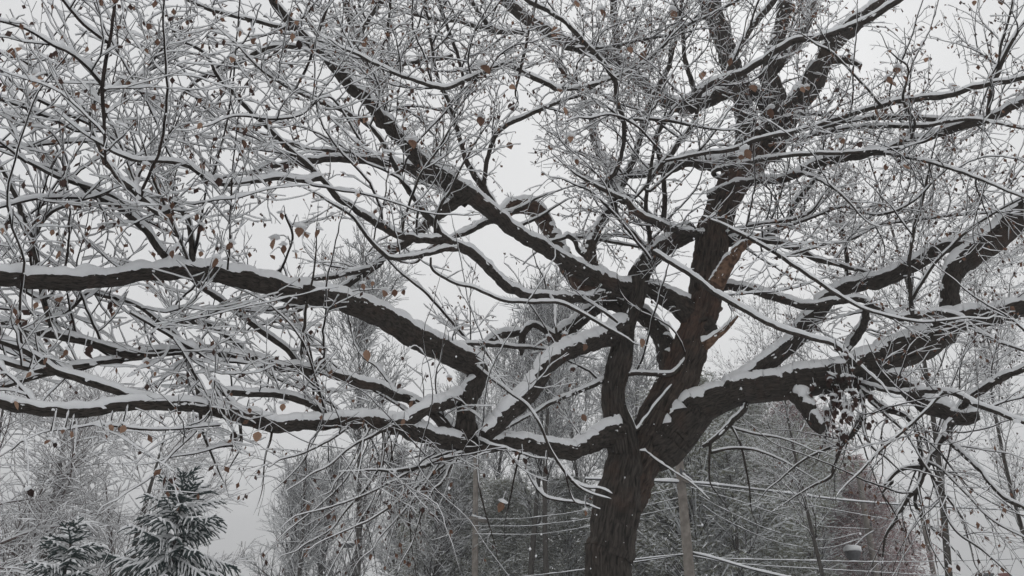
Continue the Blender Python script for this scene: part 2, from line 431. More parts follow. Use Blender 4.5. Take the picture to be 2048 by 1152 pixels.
C('branch', [(1465,856,5),(1510,868,4),(1560,876,3),(1600,890,2)], -0.3, -0.7, droop=.2)
C('branch', [(1280,902,3),(1290,903,3),(1312,920,4),(1350,945,3),(1385,968,3),(1420,1000,2)], -0.6, -1.0, snap=False, tip=False, tw=.4, snow=.8)
# limbs on the right of the crown
C('branch', [(1418,392,10),(1440,380,12),(1470,369,13),(1515,364,14),(1556,361,15),(1608,340,15),(1660,320,16),(1713,312,16),(1765,299,15),(1834,281,15),(1904,260,15),(1980,236,15),(2048,205,15),(2120,180,11)], -1.2, -1.6, tw=.8)
C('branch', [(1330,322,5),(1417,306,7),(1470,299,8),(1522,278,8),(1591,264,8),(1660,243,8),(1713,226,8),(1761,212,9),(1810,201,10),(1904,189,10),(1956,174,10),(2048,156,9),(2110,146,6)], -1.6, -1.9, tw=.8)
C('branch', [(1640,258,5),(1700,241,8),(1765,236,9),(1852,238,9),(1921,242,8),(1990,225,5),(2048,200,4)], -1.0, -1.3)
C('limb', [(1328,452,12),(1330,400,11),(1324,335,10),(1312,278,10),(1340,230,10),(1360,208,11),(1383,194,12),(1428,166,13),(1494,141,13),(1542,110,13),(1584,84,13),(1636,76,13),(1695,58,13),(1744,35,13),(1795,2,12),(1850,-35,8)], -0.6, -1.9, tw=.7)
C('branch', [(1398,185,9),(1394,225,8),(1380,258,9),(1362,280,10),(1345,305,10),(1318,335,8)], -0.8, -0.9, tw=.5)
C('branch', [(1822,282,6),(1829,243,5),(1806,201,5),(1817,139,4),(1796,118,3)], -1.8, -2.2)
C('branch', [(1765,214,5),(1730,174,4),(1667,108,4),(1633,90,3)], -2, -2.4)
C('branch', [(1976,242,7),(1983,174,8),(1994,150,8),(2010,110,7),(2032,70,6),(2060,30,4)], -1.6, -2.2)
C('branch', [(1994,150,5),(2003,90,5),(2020,30,4),(2028,-20,3)], -1.9, -2.2)
C('branch', [(1549,302,7),(1591,280,8),(1695,258,8),(1765,253,8),(1845,253,7),(1904,242,6),(1956,240,5),(2048,258,4)], -1.4, -1.8, tw=.6)
C('branch', [(1425,346,7),(1487,327,8),(1574,312,7),(1695,306,6),(1760,300,4)], -1.4, -1.8, tw=.6)
C('branch', [(1765,306,6),(1852,323,6),(1921,344,6),(1990,372,5),(2048,396,4)], -1.6, -2.4)
C('branch', [(1590,346,6),(1626,354,6),(1678,385,5),(1720,430,3)], -1.4, -1.8)
C('branch', [(1560,240,8),(1605,227,7),(1678,238,5),(1720,255,3)], -0.2, -0.6)
C('branch', [(1455,482,18),(1480,476,14),(1520,480,13),(1560,488,12),(1605,503,11),(1636,520,9),(1688,533,7),(1740,545,4)], 0.2, 0.0, tw=.7)
C('branch', [(1500,478,12),(1535,474,11),(1570,450,10),(1585,420,10),(1600,395,9),(1618,375,8),(1640,345,6),(1660,320,4)], 0.2, -0.2)
C('branch', [(1440,470,8),(1490,455,7),(1525,448,6),(1580,440,6),(1620,425,5),(1640,400,3)], -0.4, -0.8)
C('branch', [(1555,455,5),(1600,445,5),(1680,415,4),(1720,425,4),(1770,428,5),(1830,400,4),(1870,360,3)], -0.8, -1.4)
C('branch', [(1560,515,5),(1650,490,4),(1700,480,5),(1760,450,5),(1830,440,5),(1900,432,4),(2000,425,3)], 0.4, -0.4)
C('branch', [(1300,382,5),(1350,340,4),(1400,300,4),(1440,250,3)], -1, -1.6)
# knobby far limb left of trunk, top centre
C('limb', [(1548,285,34),(1540,235,32),(1525,200,28),(1490,183,26),(1440,190,28),(1385,215,26),(1330,203,26),(1288,167,24),(1255,138,25),(1222,114,25),(1166,98,25),(1125,82,24),(1097,66,23),(1060,42,24),(1028,18,23),(1000,-8,20),(960,-60,16)], 0.9, 2.0, tw=.8)
C('limb', [(1240,150,18),(1234,100,15),(1230,50,15),(1226,0,14),(1220,-60,10)], 1.6, 1.8)
C('limb', [(1462,330,30),(1420,330,26),(1380,322,24),(1340,336,20),(1300,345,18),(1262,350,14),(1235,352,10)], 0.8, 1.3, tw=.6, snow=1.5, tip=False)
C('limb', [(1240,395,18),(1218,345,17),(1198,305,17),(1188,270,16),(1182,230,14),(1160,185,11),(1130,150,8)], 0.9, 1.4)
C('branch', [(1452,150,9),(1472,110,10),(1494,69,11),(1520,35,11),(1550,0,11),(1575,-40,8)], -0.4, -0.8)
C('branch', [(1455,165,14),(1445,120,13),(1430,70,13),(1410,20,12),(1395,-30,10)], 1.5, 2)
C('branch', [(1390,178,9),(1376,140,9),(1368,104,8),(1365,52,8),(1355,20,7),(1343,-15,6)], -0.9, -1.5)
C('branch', [(1368,54,6),(1417,32,6),(1450,15,5),(1490,-8,4)], -1.4, -1.9)
C('branch', [(1150,97,5),(1222,94,5),(1270,83,5),(1320,74,5),(1362,68,4)], -1.6, -1.4, snap=False)
C('branch', [(1249,240,5),(1322,240,6),(1380,251,5),(1440,260,3)], -1.4, -1.8)
C('branch', [(1230,160,6),(1270,139,6),(1322,97,5),(1345,70,3)], -1.3, -1.8)
C('branch', [(1290,495,8),(1270,472,8),(1236,434,8),(1229,397,8),(1214,362,9),(1234,342,9),(1245,297,8),(1249,245,9),(1233,203,9),(1229,160,9),(1211,132,9),(1173,90,9),(1131,45,8),(1072,10,7),(1045,-5,6),(1000,-40,4)], -0.8, -2.0, tw=.9)
C('branch', [(1074,-5,5),(1058,62,6),(1041,139,6)], -2.4, -2.2, snap=False, tw=.3)
C('branch', [(1420,470,10),(1350,460,14),(1322,450,15),(1284,433,13),(1253,404,11),(1238,396,9)], -0.6, -0.9, tw=.4)
C('branch', [(1305,500,9),(1296,450,9),(1292,400,8),(1299,350,7),(1310,290,6),(1330,230,4)], -0.7, -1.2)
C('branch', [(1302,520,4),(1235,436,5),(1187,387,4),(1150,370,3)], -1.4, -1.8, snap=False)
# up-left main limb passing behind the left leader
C('limb', [(1402,655,52),(1378,625,46),(1350,604,42),(1315,585,34),(1275,578,34),(1235,575,36),(1195,560,38),(1160,542,34),(1120,517,28),(1080,492,27),(1045,474,26),(1015,452,28),(985,427,30),(955,403,34),(930,386,36),(902,368,36),(875,350,32),(853,335,30),(812,292,27),(767,243,25),(725,195,23),(690,160,22),(660,125,18),(625,90,17),(590,55,15),(562,22,13),(535,-15,11)], 0.1, -1.3, tw=.7)
C('limb', [(1230,582,20),(1205,590,18),(1166,596,18),(1114,595,18),(1075,593,18),(1045,587,18),(1003,566,18),(975,536,18),(940,508,19),(905,488,18),(880,480,17),(854,482,15),(808,473,15),(767,455,15),(732,432,13),(700,410,11),(677,397,11),(642,358,10),(610,325,10),(573,293,9),(535,255,8),(497,220,7),(465,185,6),(434,150,6)], -0.3, -1.2, tw=.9)
C('branch', [(915,497,10),(885,500,10),(855,508,9),(819,516,9),(790,516,8),(770,511,8),(745,488,7),(720,455,6),(700,430,5),(660,405,4)], -0.9, -1.3)
C('branch', [(895,484,12),(882,468,12),(864,444,12),(845,420,11),(829,398,10),(812,375,9),(801,356,9),(785,325,8),(774,300,8),(755,270,8),(732,248,7),(705,232,7),(680,219,7),(640,205,6),(590,182,5),(538,153,4),(497,115,3)], -0.9, -1.6)
C('branch', [(805,472,5),(807,445,5),(818,410,5),(829,380,5),(843,345,4),(875,300,4),(910,240,3)], -1, -1.8)
C('branch', [(870,470,6),(872,440,6),(885,405,6),(900,385,5),(920,340,4),(960,270,3)], -1.2, -1.9)
C('limb', [(1008,455,14),(1002,438,15),(992,420,14),(975,392,14),(960,368,13),(942,340,12),(930,315,11),(920,280,10),(908,235,9),(898,205,9),(880,170,8),(868,120,7),(858,60,6),(850,0,5)], -0.2, -0.8)
C('branch', [(970,388,10),(970,350,9),(977,305,9),(995,266,9),(1018,248,8),(1045,236,8),(1097,212,7),(1135,198,6),(1166,188,5),(1200,165,4)], -0.5, -1.2)
C('branch', [(908,228,8),(918,200,6),(925,160,6),(915,110,7),(895,55,6),(878,0,6),(870,-40,4)], -0.5, -1)
C('branch', [(1030,120,8),(1000,130,8),(975,142,8),(945,155,8),(915,168,8),(888,178,8),(836,164,7),(774,140,6),(711,108,5),(680,95,3)], -1.6, -2.4, snap=False, tw=.8, snow=1.3)
C('branch', [(1005,128,8),(1030,136,9),(1062,154,9),(1097,168,9),(1114,178,8),(1166,175,7),(1218,160,5),(1260,140,3)], -1.6, -1.4, snap=False, tw=.8, snow=1.3)
C('limb', [(1205,555,24),(1181,535,28),(1179,500,23),(1196,462,20),(1212,435,19),(1228,405,18),(1243,375,14),(1256,345,14),(1270,312,14),(1282,270,14),(1292,226,13),(1310,185,11),(1330,150,11),(1345,100,9),(1358,50,8),(1365,0,6)], -0.05, 0.4, tw=.8)
C('branch', [(1172,512,10),(1158,500,9),(1148,480,9),(1135,472,9),(1125,478,7)], 0.3, 0.2, tw=.3)
C('branch', [(1130,474,7),(1170,474,7),(1200,480,6),(1245,488,5),(1290,498,4)], 0.3, 0.5, snap=False)
# far limb arching behind
C('limb', [(1200,592,30),(1168,575,34),(1140,540,34),(1120,500,32),(1098,458,32),(1078,425,34),(1050,410,34),(1020,417,30),(995,433,20),(965,447,13),(940,458,12),(915,470,10)], 1.0, 1.6, tw=.3, mat='R')
C('limb', [(925,398,22),(890,418,20),(860,445,18),(836,468,17),(800,493,16),(770,514,15),(745,538,14),(715,556,13),(690,575,12),(655,595,10),(600,620,7)], 1.0, 1.8)
C('limb', [(770,512,12),(740,535,10),(700,547,10),(650,556,9),(600,565,8),(540,590,6)], 1.2, 1.8)
C('limb', [(930,390,32),(890,368,30),(850,352,26),(800,333,20),(750,322,16),(690,318,14),(620,322,12),(560,330,9),(500,345,6)], 0.6, 1.6)
C('branch', [(760,325,10),(720,310,9),(680,305,9),(620,300,8),(560,280,7),(500,262,5)], 1.2, 2)
C('branch', [(1005,435,8),(1030,452,7),(1060,443,6),(1085,430,5)], 1.1, 1.0, snap=False, tw=.3)
C('branch', [(915,472,9),(940,462,10),(968,447,12)], 1, 1, snap=False, tw=.3)
# lower centre
C('limb', [(1232,868,46),(1205,872,40),(1175,888,34),(1135,905,33),(1090,896,33),(1040,886,31),(975,890,34),(925,890,38),(870,878,33),(810,859,34),(750,846,30),(680,843,28),(640,848,25),(590,846,28),(540,850,28),(500,838,27),(452,825,26),(382,811,24),(312,809,24),(243,812,23),(190,820,24),(120,827,22),(52,815,22),(0,804,20),(-80,790,16)], -0.35, -0.2, tw=.55)
C('limb', [(930,885,44),(930,840,38),(934,800,39),(948,768,42),(954,742,46),(930,720,50),(890,703,50),(850,684,50),(800,655,49),(750,627,45),(690,606,43),(640,594,42),(590,584,42),(530,573,40),(480,560,36),(434,549,34),(375,537,36),(312,547,31),(243,554,30),(156,563,34),(87,563,34),(0,556,34),(-90,545,28)], -0.4, -0.2, tw=.55)
C('limb', [(1245,662,36),(1205,680,34),(1165,692,34),(1130,705,34),(1100,725,36),(1080,755,36),(1055,790,38),(1020,825,36),(990,852,32),(972,874,26)], -0.2, -0.3, tip=False, tw=.2, snow=1.3)
C('limb', [(915,880,26),(893,852,24),(870,830,22),(845,815,20),(820,801,19),(777,784,18),(732,768,18),(680,753,17),(642,742,20),(573,737,18),(521,720,15),(451,710,16),(399,703,16),(340,703,17),(271,711,17),(226,700,15),(191,690,14),(149,679,14),(70,662,14),(0,645,13),(-70,625,10)], 0.2, 0.4, tw=.7)
C('limb', [(920,796,24),(885,806,26),(850,822,26),(815,843,26),(790,852,24)], -0.5, -0.3, tip=False, tw=.2)
C('limb', [(300,708,14),(226,722,13),(156,732,12),(104,744,14),(52,759,11),(0,775,10),(-60,785,8)], 0.4, 0.4)
C('limb', [(312,808,16),(280,797,16),(243,787,16),(200,771,17),(156,757,15),(110,742,14),(70,715,12),(35,695,11),(0,683,10),(-60,665,7)], -0.1, 0)
C('limb', [(105,742,12),(70,741,11),(30,731,10),(0,722,10),(-50,712,8)], 0, 0)
C('limb', [(672,835,14),(642,820,14),(615,806,15),(597,798,15),(570,791,14),(548,789,14),(500,786,14),(469,785,14),(430,788,13),(395,800,12)], 0, 0, tip=False)
C('branch', [(104,655,11),(94,625,11),(84,590,11),(76,545,12),(72,510,12),(66,485,11),(52,453,11),(42,425,10),(35,400,9),(15,360,7),(-5,320,6)], 0.2, 0.0)
C('branch', [(66,490,8),(78,455,7),(105,425,6),(150,405,5),(200,390,3)], 0.1, -0.4)
C('limb', [(352,535,16),(320,500,15),(290,462,14),(262,436,14),(235,415,13),(205,402,12),(180,388,10),(150,360,8),(110,340,6),(60,325,4)], 0, -0.2)
C('branch', [(385,530,12),(383,500,11),(380,460,10),(372,432,10),(358,415,10),(345,405,9),(333,420,10),(318,425,12),(295,408,13),(270,385,13),(243,362,12),(225,338,11),(208,325,9),(196,290,7),(183,260,6),(180,230,5),(188,207,5)], -0.9, -1.5)
C('branch', [(270,383,9),(276,350,9),(279,325,7),(283,300,4)], -0.3, -0.3)
C('branch', [(212,330,5),(209,288,6),(208,240,7),(206,184,8),(208,150,8),(214,110,8),(222,66,7),(228,20,7),(231,-20,6),(233,-60,5)], -1.7, -2.0, snap=False, tw=.6)
C('branch', [(208,180,6),(240,170,5),(290,145,5),(340,120,4),(380,95,3)], -0.8, -1.0)
C('branch', [(212,228,5),(240,205,5),(275,160,4),(330,90,4),(350,60,3)], -0.8, -1.0)
C('branch', [(205,170,6),(175,135,6),(156,118,6),(130,102,6),(104,90,6),(52,58,5),(0,42,5),(-50,30,4)], -1.8, -2.0, snow=1.3)
C('branch', [(215,84,6),(180,60,6),(156,37,6),(122,-5,5)], -1.8, -2.0, snow=1.4)
C('branch', [(640,357,9),(608,362,9),(570,357,9),(538,358,9),(490,366,9),(450,370,9),(425,364,9),(400,350,9),(380,335,8),(350,326,8),(323,323,7),(290,322,6),(264,319,6),(225,303,5),(205,290,4)], -1.0, -1.4, snow=1.4)
C('branch', [(640,108,9),(600,97,9),(562,93,9),(521,101,9),(490,120,9),(469,129,9),(435,146,9),(399,157,8),(375,180,6),(361,196,6),(350,235,5),(340,265,5),(333,288,4)], -0.6, -1.0)
C('branch', [(600,60,7),(556,54,7),(497,38,7),(440,26,7),(400,12,6),(368,-5,6)], -0.7, -1.0)
C('branch', [(52,322,6),(104,350,7),(140,363,8),(180,376,8),(222,393,9),(250,412,9)], -0.4, 0, snap=False)
C('branch', [(52,325,6),(20,300,5),(-20,270,4)], -0.4, -0.6, snap=False)
C('branch', [(0,140,5),(50,185,6),(105,215,6),(160,240,6),(210,268,5),(250,295,4)], -0.3, 0, snap=False)
C('branch', [(0,198,6),(60,220,6),(110,240,6),(150,262,5),(180,262,4)], -0.5, -0.2, snap=False, snow=1.5)
C('branch', [(-20,290,6),(40,295,6),(100,288,6),(180,285,5),(230,300,4)], -0.2, 0, snap=False, snow=1.4)
C('branch', [(-20,420,6),(60,400,7),(130,395,6),(200,392,5),(250,360,4)], -0.5, -0.2, snap=False, snow=1.2)
C('branch', [(-20,100,6),(60,130,6),(120,170,6),(180,230,5),(205,262,4)], 0.6, 0.4, snap=False, snow=1.4)
C('branch', [(100,640,5),(140,620,6),(174,588,7),(205,592,7),(260,606,7),(290,622,7),(312,640,8),(347,668,8),(362,690,9),(370,710,9),(382,738,9),(392,765,9),(398,800,9)], 0.3, 0.1)
C('branch', [(372,545,9),(400,572,9),(434,595,10),(460,615,10),(486,637,10),(520,662,11),(556,686,11),(580,706,10),(600,735,10)], 0.4, 0.6)
C('branch', [(335,650,6),(365,645,9),(399,645,9),(425,655,9),(451,672,9),(475,690,8),(500,712,8)], 0.5, 0.7, snap=False)
C('branch', [(260,626,5),(310,655,6),(370,690,7),(420,718,6),(470,725,5)], -0.3, 0, snap=False, snow=1.3)
C('branch', [(600,722,8),(604,690,7),(609,650,6),(612,620,5),(625,560,4),(632,500,3)], -0.4, -0.8)
C('branch', [(570,430,4),(585,470,5),(575,510,5),(562,540,5)], -0.4, -0.3, snap=False)
C('branch', [(385,525,5),(395,480,6),(405,420,5),(412,380,4),(420,330,3)], -0.6, -1)
C('branch', [(380,530,6),(355,470,5),(320,390,5),(300,340,4),(290,300,3)], -0.8, -1.2)
C('branch', [(455,540,4),(460,470,4),(462,400,4),(466,330,3),(480,200,2)], -1, -1.4, snap=False)
# far limbs lower centre
C('limb', [(1352,770,46),(1340,715,40),(1322,675,38),(1298,642,34),(1262,618,32),(1220,608,30),(1190,618,28),(1160,640,28),(1130,664,28),(1108,676,18),(1090,662,12),(1075,652,11),(1062,652,12),(1048,668,14),(1042,690,14),(1040,710,10)], 0.6, 1.2, tw=.4, tip=False)
C('branch', [(1040,664,14),(1015,668,15),(990,674,14),(968,692,13),(955,708,11),(940,730,8)], 1.3, 1.3, snap=False, tip=False)
C('branch', [(1242,752,8),(1270,747,9),(1300,748,9),(1325,750,9),(1345,748,9),(1362,732,8),(1378,708,6)], -0.2, 0.2, tip=False)
C('branch', [(1210,760,9),(1160,783,8),(1110,803,7),(1065,828,6),(1027,849,5)], 0.3, 0.2)
C('branch', [(900,690,6),(940,688,7),(985,690,8),(1030,694,7),(1072,697,6),(1120,705,4)], 0.4, 0.8)
C('branch', [(1245,770,4),(1250,810,4),(1266,848,6),(1272,860,5),(1290,840,5),(1320,800,6),(1345,770,5)], -0.7, -0.4, snap=False, tip=False, tw=.1)
# drooping twigs off the low limbs
C('branch', [(930,905,10),(900,915,9),(854,930,8),(820,938,7),(784,942,5),(740,940,3)], -0.5, -1, droop=.4, tw=1.3)
C('branch', [(928,905,10),(900,935,8),(888,960,7),(866,982,6),(850,1010,6),(836,1047,5),(826,1082,4),(800,1130,2)], -0.6, -1.2, droop=.8, tw=1.3)
C('branch', [(920,900,7),(880,925,6),(845,975,5),(800,1030,4),(760,1075,3)], -0.6, -1.2, droop=.6, tw=1.2)
C('branch', [(782,858,8),(770,885,7),(763,918,7),(745,955,6),(720,990,6),(690,1022,5),(660,1060,4),(610,1090,3)], -0.5, -1.2, droop=.8, tw=1.4)
C('branch', [(766,850,7),(767,900,6),(757,960,5),(740,1010,4),(700,1070,3),(660,1140,2)], -0.6, -1.3, droop=.8, tw=1.3)
C('branch', [(790,850,6),(750,870,6),(700,895,5),(660,930,4),(620,950,3)], -0.4, -1, droop=.6, tw=1.3)
C('branch', [(745,850,6),(720,885,5),(700,930,4),(670,965,3)], -0.4, -1, droop=.8, tw=1.3)
C('branch', [(700,850,5),(660,880,5),(610,905,4),(560,920,3)], -0.3, -1, droop=.5, tw=1.2)
C('branch', [(925,905,7),(895,925,6),(850,960,6),(800,1000,5),(740,1040,4),(690,1062,3),(640,1085,2)], -0.8, -1.6, droop=.7, tw=1.6)
C('branch', [(918,900,6),(870,915,5),(800,955,5),(730,990,4),(660,1015,3),(600,1030,2)], -0.6, -1.6, droop=.6, tw=1.6)
C('branch', [(800,855,6),(785,900,5),(772,950,5),(750,1010,4),(735,1060,3),(720,1110,2)], -0.4, -1.0, droop=.8, tw=1.5)
C('branch', [(735,848,6),(722,900,5),(690,960,4),(640,1010,3),(590,1050,2)], -0.4, -1.2, droop=.7, tw=1.6)
C('branch', [(640,850,5),(625,885,4),(600,930,3),(560,970,2)], -0.2, -.8, droop=.7, tw=1.4)
C('branch', [(855,870,6),(845,920,5),(820,985,4),(790,1050,3),(770,1120,2)], -0.4, -1.2, droop=.8, tw=1.5)
C('branch', [(545,855,5),(541,880,5),(532,905,4),(528,940,3)], -0.2, -.4, droop=.6)
C('branch', [(480,840,6),(482,870,6),(482,890,5),(476,905,4)], -0.2, -.4, droop=.8)
C('branch', [(417,832,5),(385,870,5),(347,905,4),(320,935,4),(295,960,3),(255,985,2)], -0.4, -.9, droop=.4)
C('branch', [(440,850,4),(390,855,4),(300,860,5),(200,850,4),(130,860,3)], -0.5, -.8, snap=False, droop=.3)
C('branch', [(480,890,5),(440,893,5),(400,905,4),(340,915,3)], -0.3, -.5, droop=.2)
C('branch', [(1100,593,5),(1109,610,5),(1111,650,5),(1115,684,5)], -1.2, -1.2, tip=False, tw=.1)
C('branch', [(940,722,4),(985,760,5),(1022,787,5),(1055,812,5),(1076,842,5),(1097,891,5),(1120,930,5),(1142,960,5),(1165,980,4),(1195,992,3),(1222,998,2)], -1.4, -2, snow=.9, tw=.9, tip=False)
C('branch', [(1142,962,4),(1170,975,3),(1200,978,3),(1224,988,2)], -1.9, -2, snow=1.3, tw=.6, tip=False)
C('branch', [(1130,940,4),(1138,975,3),(1150,1004,3),(1180,1010,2)], -1.9, -2, snow=1.2, tw=.6, tip=False)
C('branch', [(945,866,5),(960,880,6),(982,891,6),(1005,897,6),(1027,903,4)], -0.6, -0.8)
C('branch', [(1050,925,3),(1060,955,4),(1086,991,4),(1120,1002,4),(1156,1005,4),(1200,1019,2)], -1, -1.4, snap=True, snow=1.1, tw=.5, tip=False)
C('branch', [(958,885,5),(955,925,5),(960,980,4),(975,1040,3),(990,1090,2)], -0.6, -0.8, droop=.7)
C('branch', [(1040,905,4),(1030,950,4),(1020,1000,3)], -0.6, -0.7, droop=.7)
C('branch', [(950,700,5),(900,640,5),(850,585,5),(800,545,4),(760,500,3)], 0.4, 0.2, snap=False)
C('branch', [(1165,595,5),(1210,625,6),(1235,645,4)], -0.8, -0.8, tip=False)
C('branch', [(862,515,4),(866,540,5),(905,565,5),(945,575,5),(1003,600,6),(1060,605,6),(1115,605,6),(1150,620,6),(1212,655,5)], -1.4, -1.2, snap=False, tw=.3, snow=1.2)
# upper left / upper centre
C('limb', [(765,245,18),(757,185,18),(738,130,18),(716,75,18),(700,30,18),(690,-10,17),(680,-60,14)], 1.6, 2.2)
C('branch', [(690,130,9),(700,95,10),(715,68,10),(740,35,9),(763,0,8),(785,-40,6)], -0.6, -1.0)
C('branch', [(1045,65,8),(1010,64,9),(982,62,9),(950,52,8),(920,44,8),(880,40,7),(830,30,6),(780,15,4)], 1.2, 1.6)
C('branch', [(1000,62,9),(982,55,9),(960,28,9),(940,0,8),(925,-30,6)], 1.2, 1.4)
C('branch', [(905,112,9),(870,118,9),(830,125,8),(790,130,7),(740,120,6),(700,110,4)], 1.0, 1.6, snap=False)
C('branch', [(778,110,5),(776,60,6),(780,10,6),(782,-30,5)], -0.5, -0.8, snap=False, tw=.5)
C('branch', [(590,180,5),(620,120,5),(640,60,5),(660,0,4)], -1.8, -2.4, snap=False, tw=.5)
C('branch', [(425,360,5),(440,300,4),(455,240,4),(465,170,4),(475,60,3),(480,0,3)], -1, -1.8, tw=.4)
C('branch', [(720,280,4),(660,195,4),(600,230,5),(540,238,5),(470,232,4),(420,250,3)], -1.6, -2, snap=False, tw=.7)
C('branch', [(1320,300,4),(1270,250,4),(1225,230,4),(1180,236,4)], -1.8, -2.2, snap=False)

# resolve: pixels + depth -> 3-D curves
PTS, RAD, OWN = [], [], []      # sampled points of finished curves for snapping
class Curve: pass
curves = []
for ci, c in enumerate(CUR):
    p = np.array(c['p'], float)
    seg = np.concatenate([[0], np.cumsum(np.hypot(*np.diff(p[:, :2], axis=0).T))])
    u = seg / seg[-1]
    if c['kind'] == 'trunk': Y = np.full(len(p), 12.0) + c['o0'] + (c['o1'] - c['o0']) * u
    else: Y = np.array([dflt(x) for x in p[:, 0]]) + c['o0'] + (c['o1'] - c['o0']) * u
    P0 = None
    if c['snap'] and PTS:
        A = np.concatenate(PTS); RR = np.concatenate(RAD)
        ax, ay = to_px(A)
        d = np.hypot(ax - p[0, 0], ay - p[0, 1])
        # prefer the thick and the one of like depth
        score = d + 6 * np.abs(A[:, 1] - Y[0]) - RR * F / view_depth(A) * 0.8
        k = int(np.argmin(score))
        if d[k] < 60:
            dY = A[k, 1] - Y[0]
            Y = Y + dY * np.clip(1 - u / 0.45, 0, 1)
            P0 = A[k]; R0 = RR[k]
    P = np.array([at(x, y, yy) for (x, y, _), yy in zip(p, Y)])
    R = p[:, 2] / 2 * view_depth(P) / F * (0.92 if c['kind'] == 'limb' else 1.0)
    if P0 is not None and np.linalg.norm(P0 - P[0]) > 0.02 and np.linalg.norm(P0 - P[0]) < max(0.5, 3 * R0):
        P = np.vstack([P0[None], P]); R = np.concatenate([[min(R0 * 0.7, R[0] * 1.05)], R])
    Q = np.column_stack([P, R])
    x1, y1 = p[-1, 0], p[-1, 1]
    if c['tip']:
        d = Q[-1, :3] - Q[-2, :3]; d /= np.linalg.norm(d)
        L = min(1.8, 0.25 + R[-1] * 30)
        if c['droop']: d = d + np.array([0, 0, -0.15])
        for k_ in (0.4, 0.75, 1.0):
            w = np.array([rng.uniform(-.14, .14), rng.uniform(-.14, .14), rng.uniform(-.05, .16)])
            Q = np.vstack([Q, np.append(P[-1] + (d + w) * L * k_, R[-1] * (1 - 0.88 * k_))])
    if ci == 0:
        Q = np.vstack([[Q[0, 0] - 0.06, Q[0, 1], -0.15, 0.62], [Q[0, 0] - 0.03, Q[0, 1], 0.25, 0.45], [Q[0, 0], Q[0, 1], 0.8, 0.36], Q])
    if ci == 1:
        Q = np.vstack([[Q[0, 0] - 0.02, Q[0, 1], -0.1, 0.5], [Q[0, 0], Q[0, 1], 0.8, 0.27], Q])
    step = 0.024 if R.max() > 0.06 else .033 if R.max() > 0.03 else 0.055
    S = spline(Q, step)
    S[:, 3] = np.maximum(S[:, 3], 0.0012)
    n = len(S)
    if P0 is not None and c['kind'] != 'trunk':
        L0 = np.concatenate([[0], np.cumsum(np.linalg.norm(np.diff(S[:, :3], axis=0), axis=1))])
        S[:, 3] *= 1 + 0.55 * np.exp(-L0 / max(.05, 2.6 * S[0, 3]))
    for _ in range(int(n / 40) if R.max() > .035 and c['kind'] != 'stub' else 0):
        kk = rng.randrange(n); wd = rng.uniform(1.5, 4)
        S[:, 3] *= 1 + rng.uniform(.05, .16) * np.exp(-((np.arange(n) - kk) / wd) ** 2)
    # natural wobble
    amp = np.clip(S[:, 3] * 0.35, 0.002, 0.022) * (0.35 if c['kind'] == 'trunk' else 1)
    L = np.concatenate([[0], np.cumsum(np.linalg.norm(np.diff(S[:, :3], axis=0), axis=1))])
    for a_ in range(3):
        S[:, a_] += amp * np.array([mnoise.fractal(Vector((l * 4, ci * 3.7, a_ * 9.1)), 1, 2, 3) for l in L]) * 1.4
    cv = Curve(); cv.c = c; cv.P = S[:, :3]; cv.R = S[:, 3]; cv.L = L
    cv.fr = frames(cv.P); cv.obj = None
    curves.append(cv)
    PTS.append(cv.P[::2]); RAD.append(cv.R[::2])

tree = empty('large_tree', 'huge old tree with crooked dark limbs under thick snow and a few brown leaves', 'tree', loc=tuple(curves[0].P[0]))
tree.location = (0, 0, 0)
for ci, cv in enumerate(curves):
    c = cv.c
    rmax = cv.R.max()
    k = 110 if c['kind'] == 'trunk' else 30 if rmax > .16 else 20 if rmax > 0.09 else 12 if rmax > 0.05 else 8 if rmax > 0.02 else 6
    mb = MB()
    tube(mb, cv.P, cv.R, k, pframes(cv.P), rough=0.13 if rmax > 0.05 else 0.1, cap=not c['tip'], furrow=(.026 if c['kind'] == 'trunk' else .010 if rmax > .1 else 0))
    m = {'T': M_TRUNK, 'R': M_RED, 'W': M_WOOD, None: M_LIMB if rmax > 0.02 else M_TWIG}[c['mat']]
    nm = {'trunk': 'trunk', 'limb': 'limb', 'branch': 'branch', 'stub': 'broken_stub'}[c['kind']]
    cv.obj = mb.build(nm, m, tree, uv=True)
    sb = MB()
    if rmax > 0.018:
        o_ = (150 if ci == 1 else 90) if c['kind'] == 'trunk' else 0
        limb_snow(sb, cv.P[o_:], cv.R[o_:], tuple(a[o_:] for a in cv.fr), nr, 12 if rmax > .05 else 8, c['snow'] * (1 - .65 * min(1, c['droop'] * 1.3)), ci * 3.1, edge=1 - .45 * min(1, c['droop'] * 1.3), lo=(.5 if c['kind'] == 'trunk' else .25 + .3 * min(1, c['droop'] * 1.3)))
        if rmax > .045: crumbs(sb, cv.P, cv.R, cv.fr, nr, 9 if c['kind'] != 'trunk' else 3)
    else:
        twig_snow(sb, cv.P, cv.R, cv.fr, 1.1 * c['snow'] * (1 - .8 * min(1, c['droop'] * 1.2)), nr)
    sb.build('snow', M_SNOW, cv.obj)

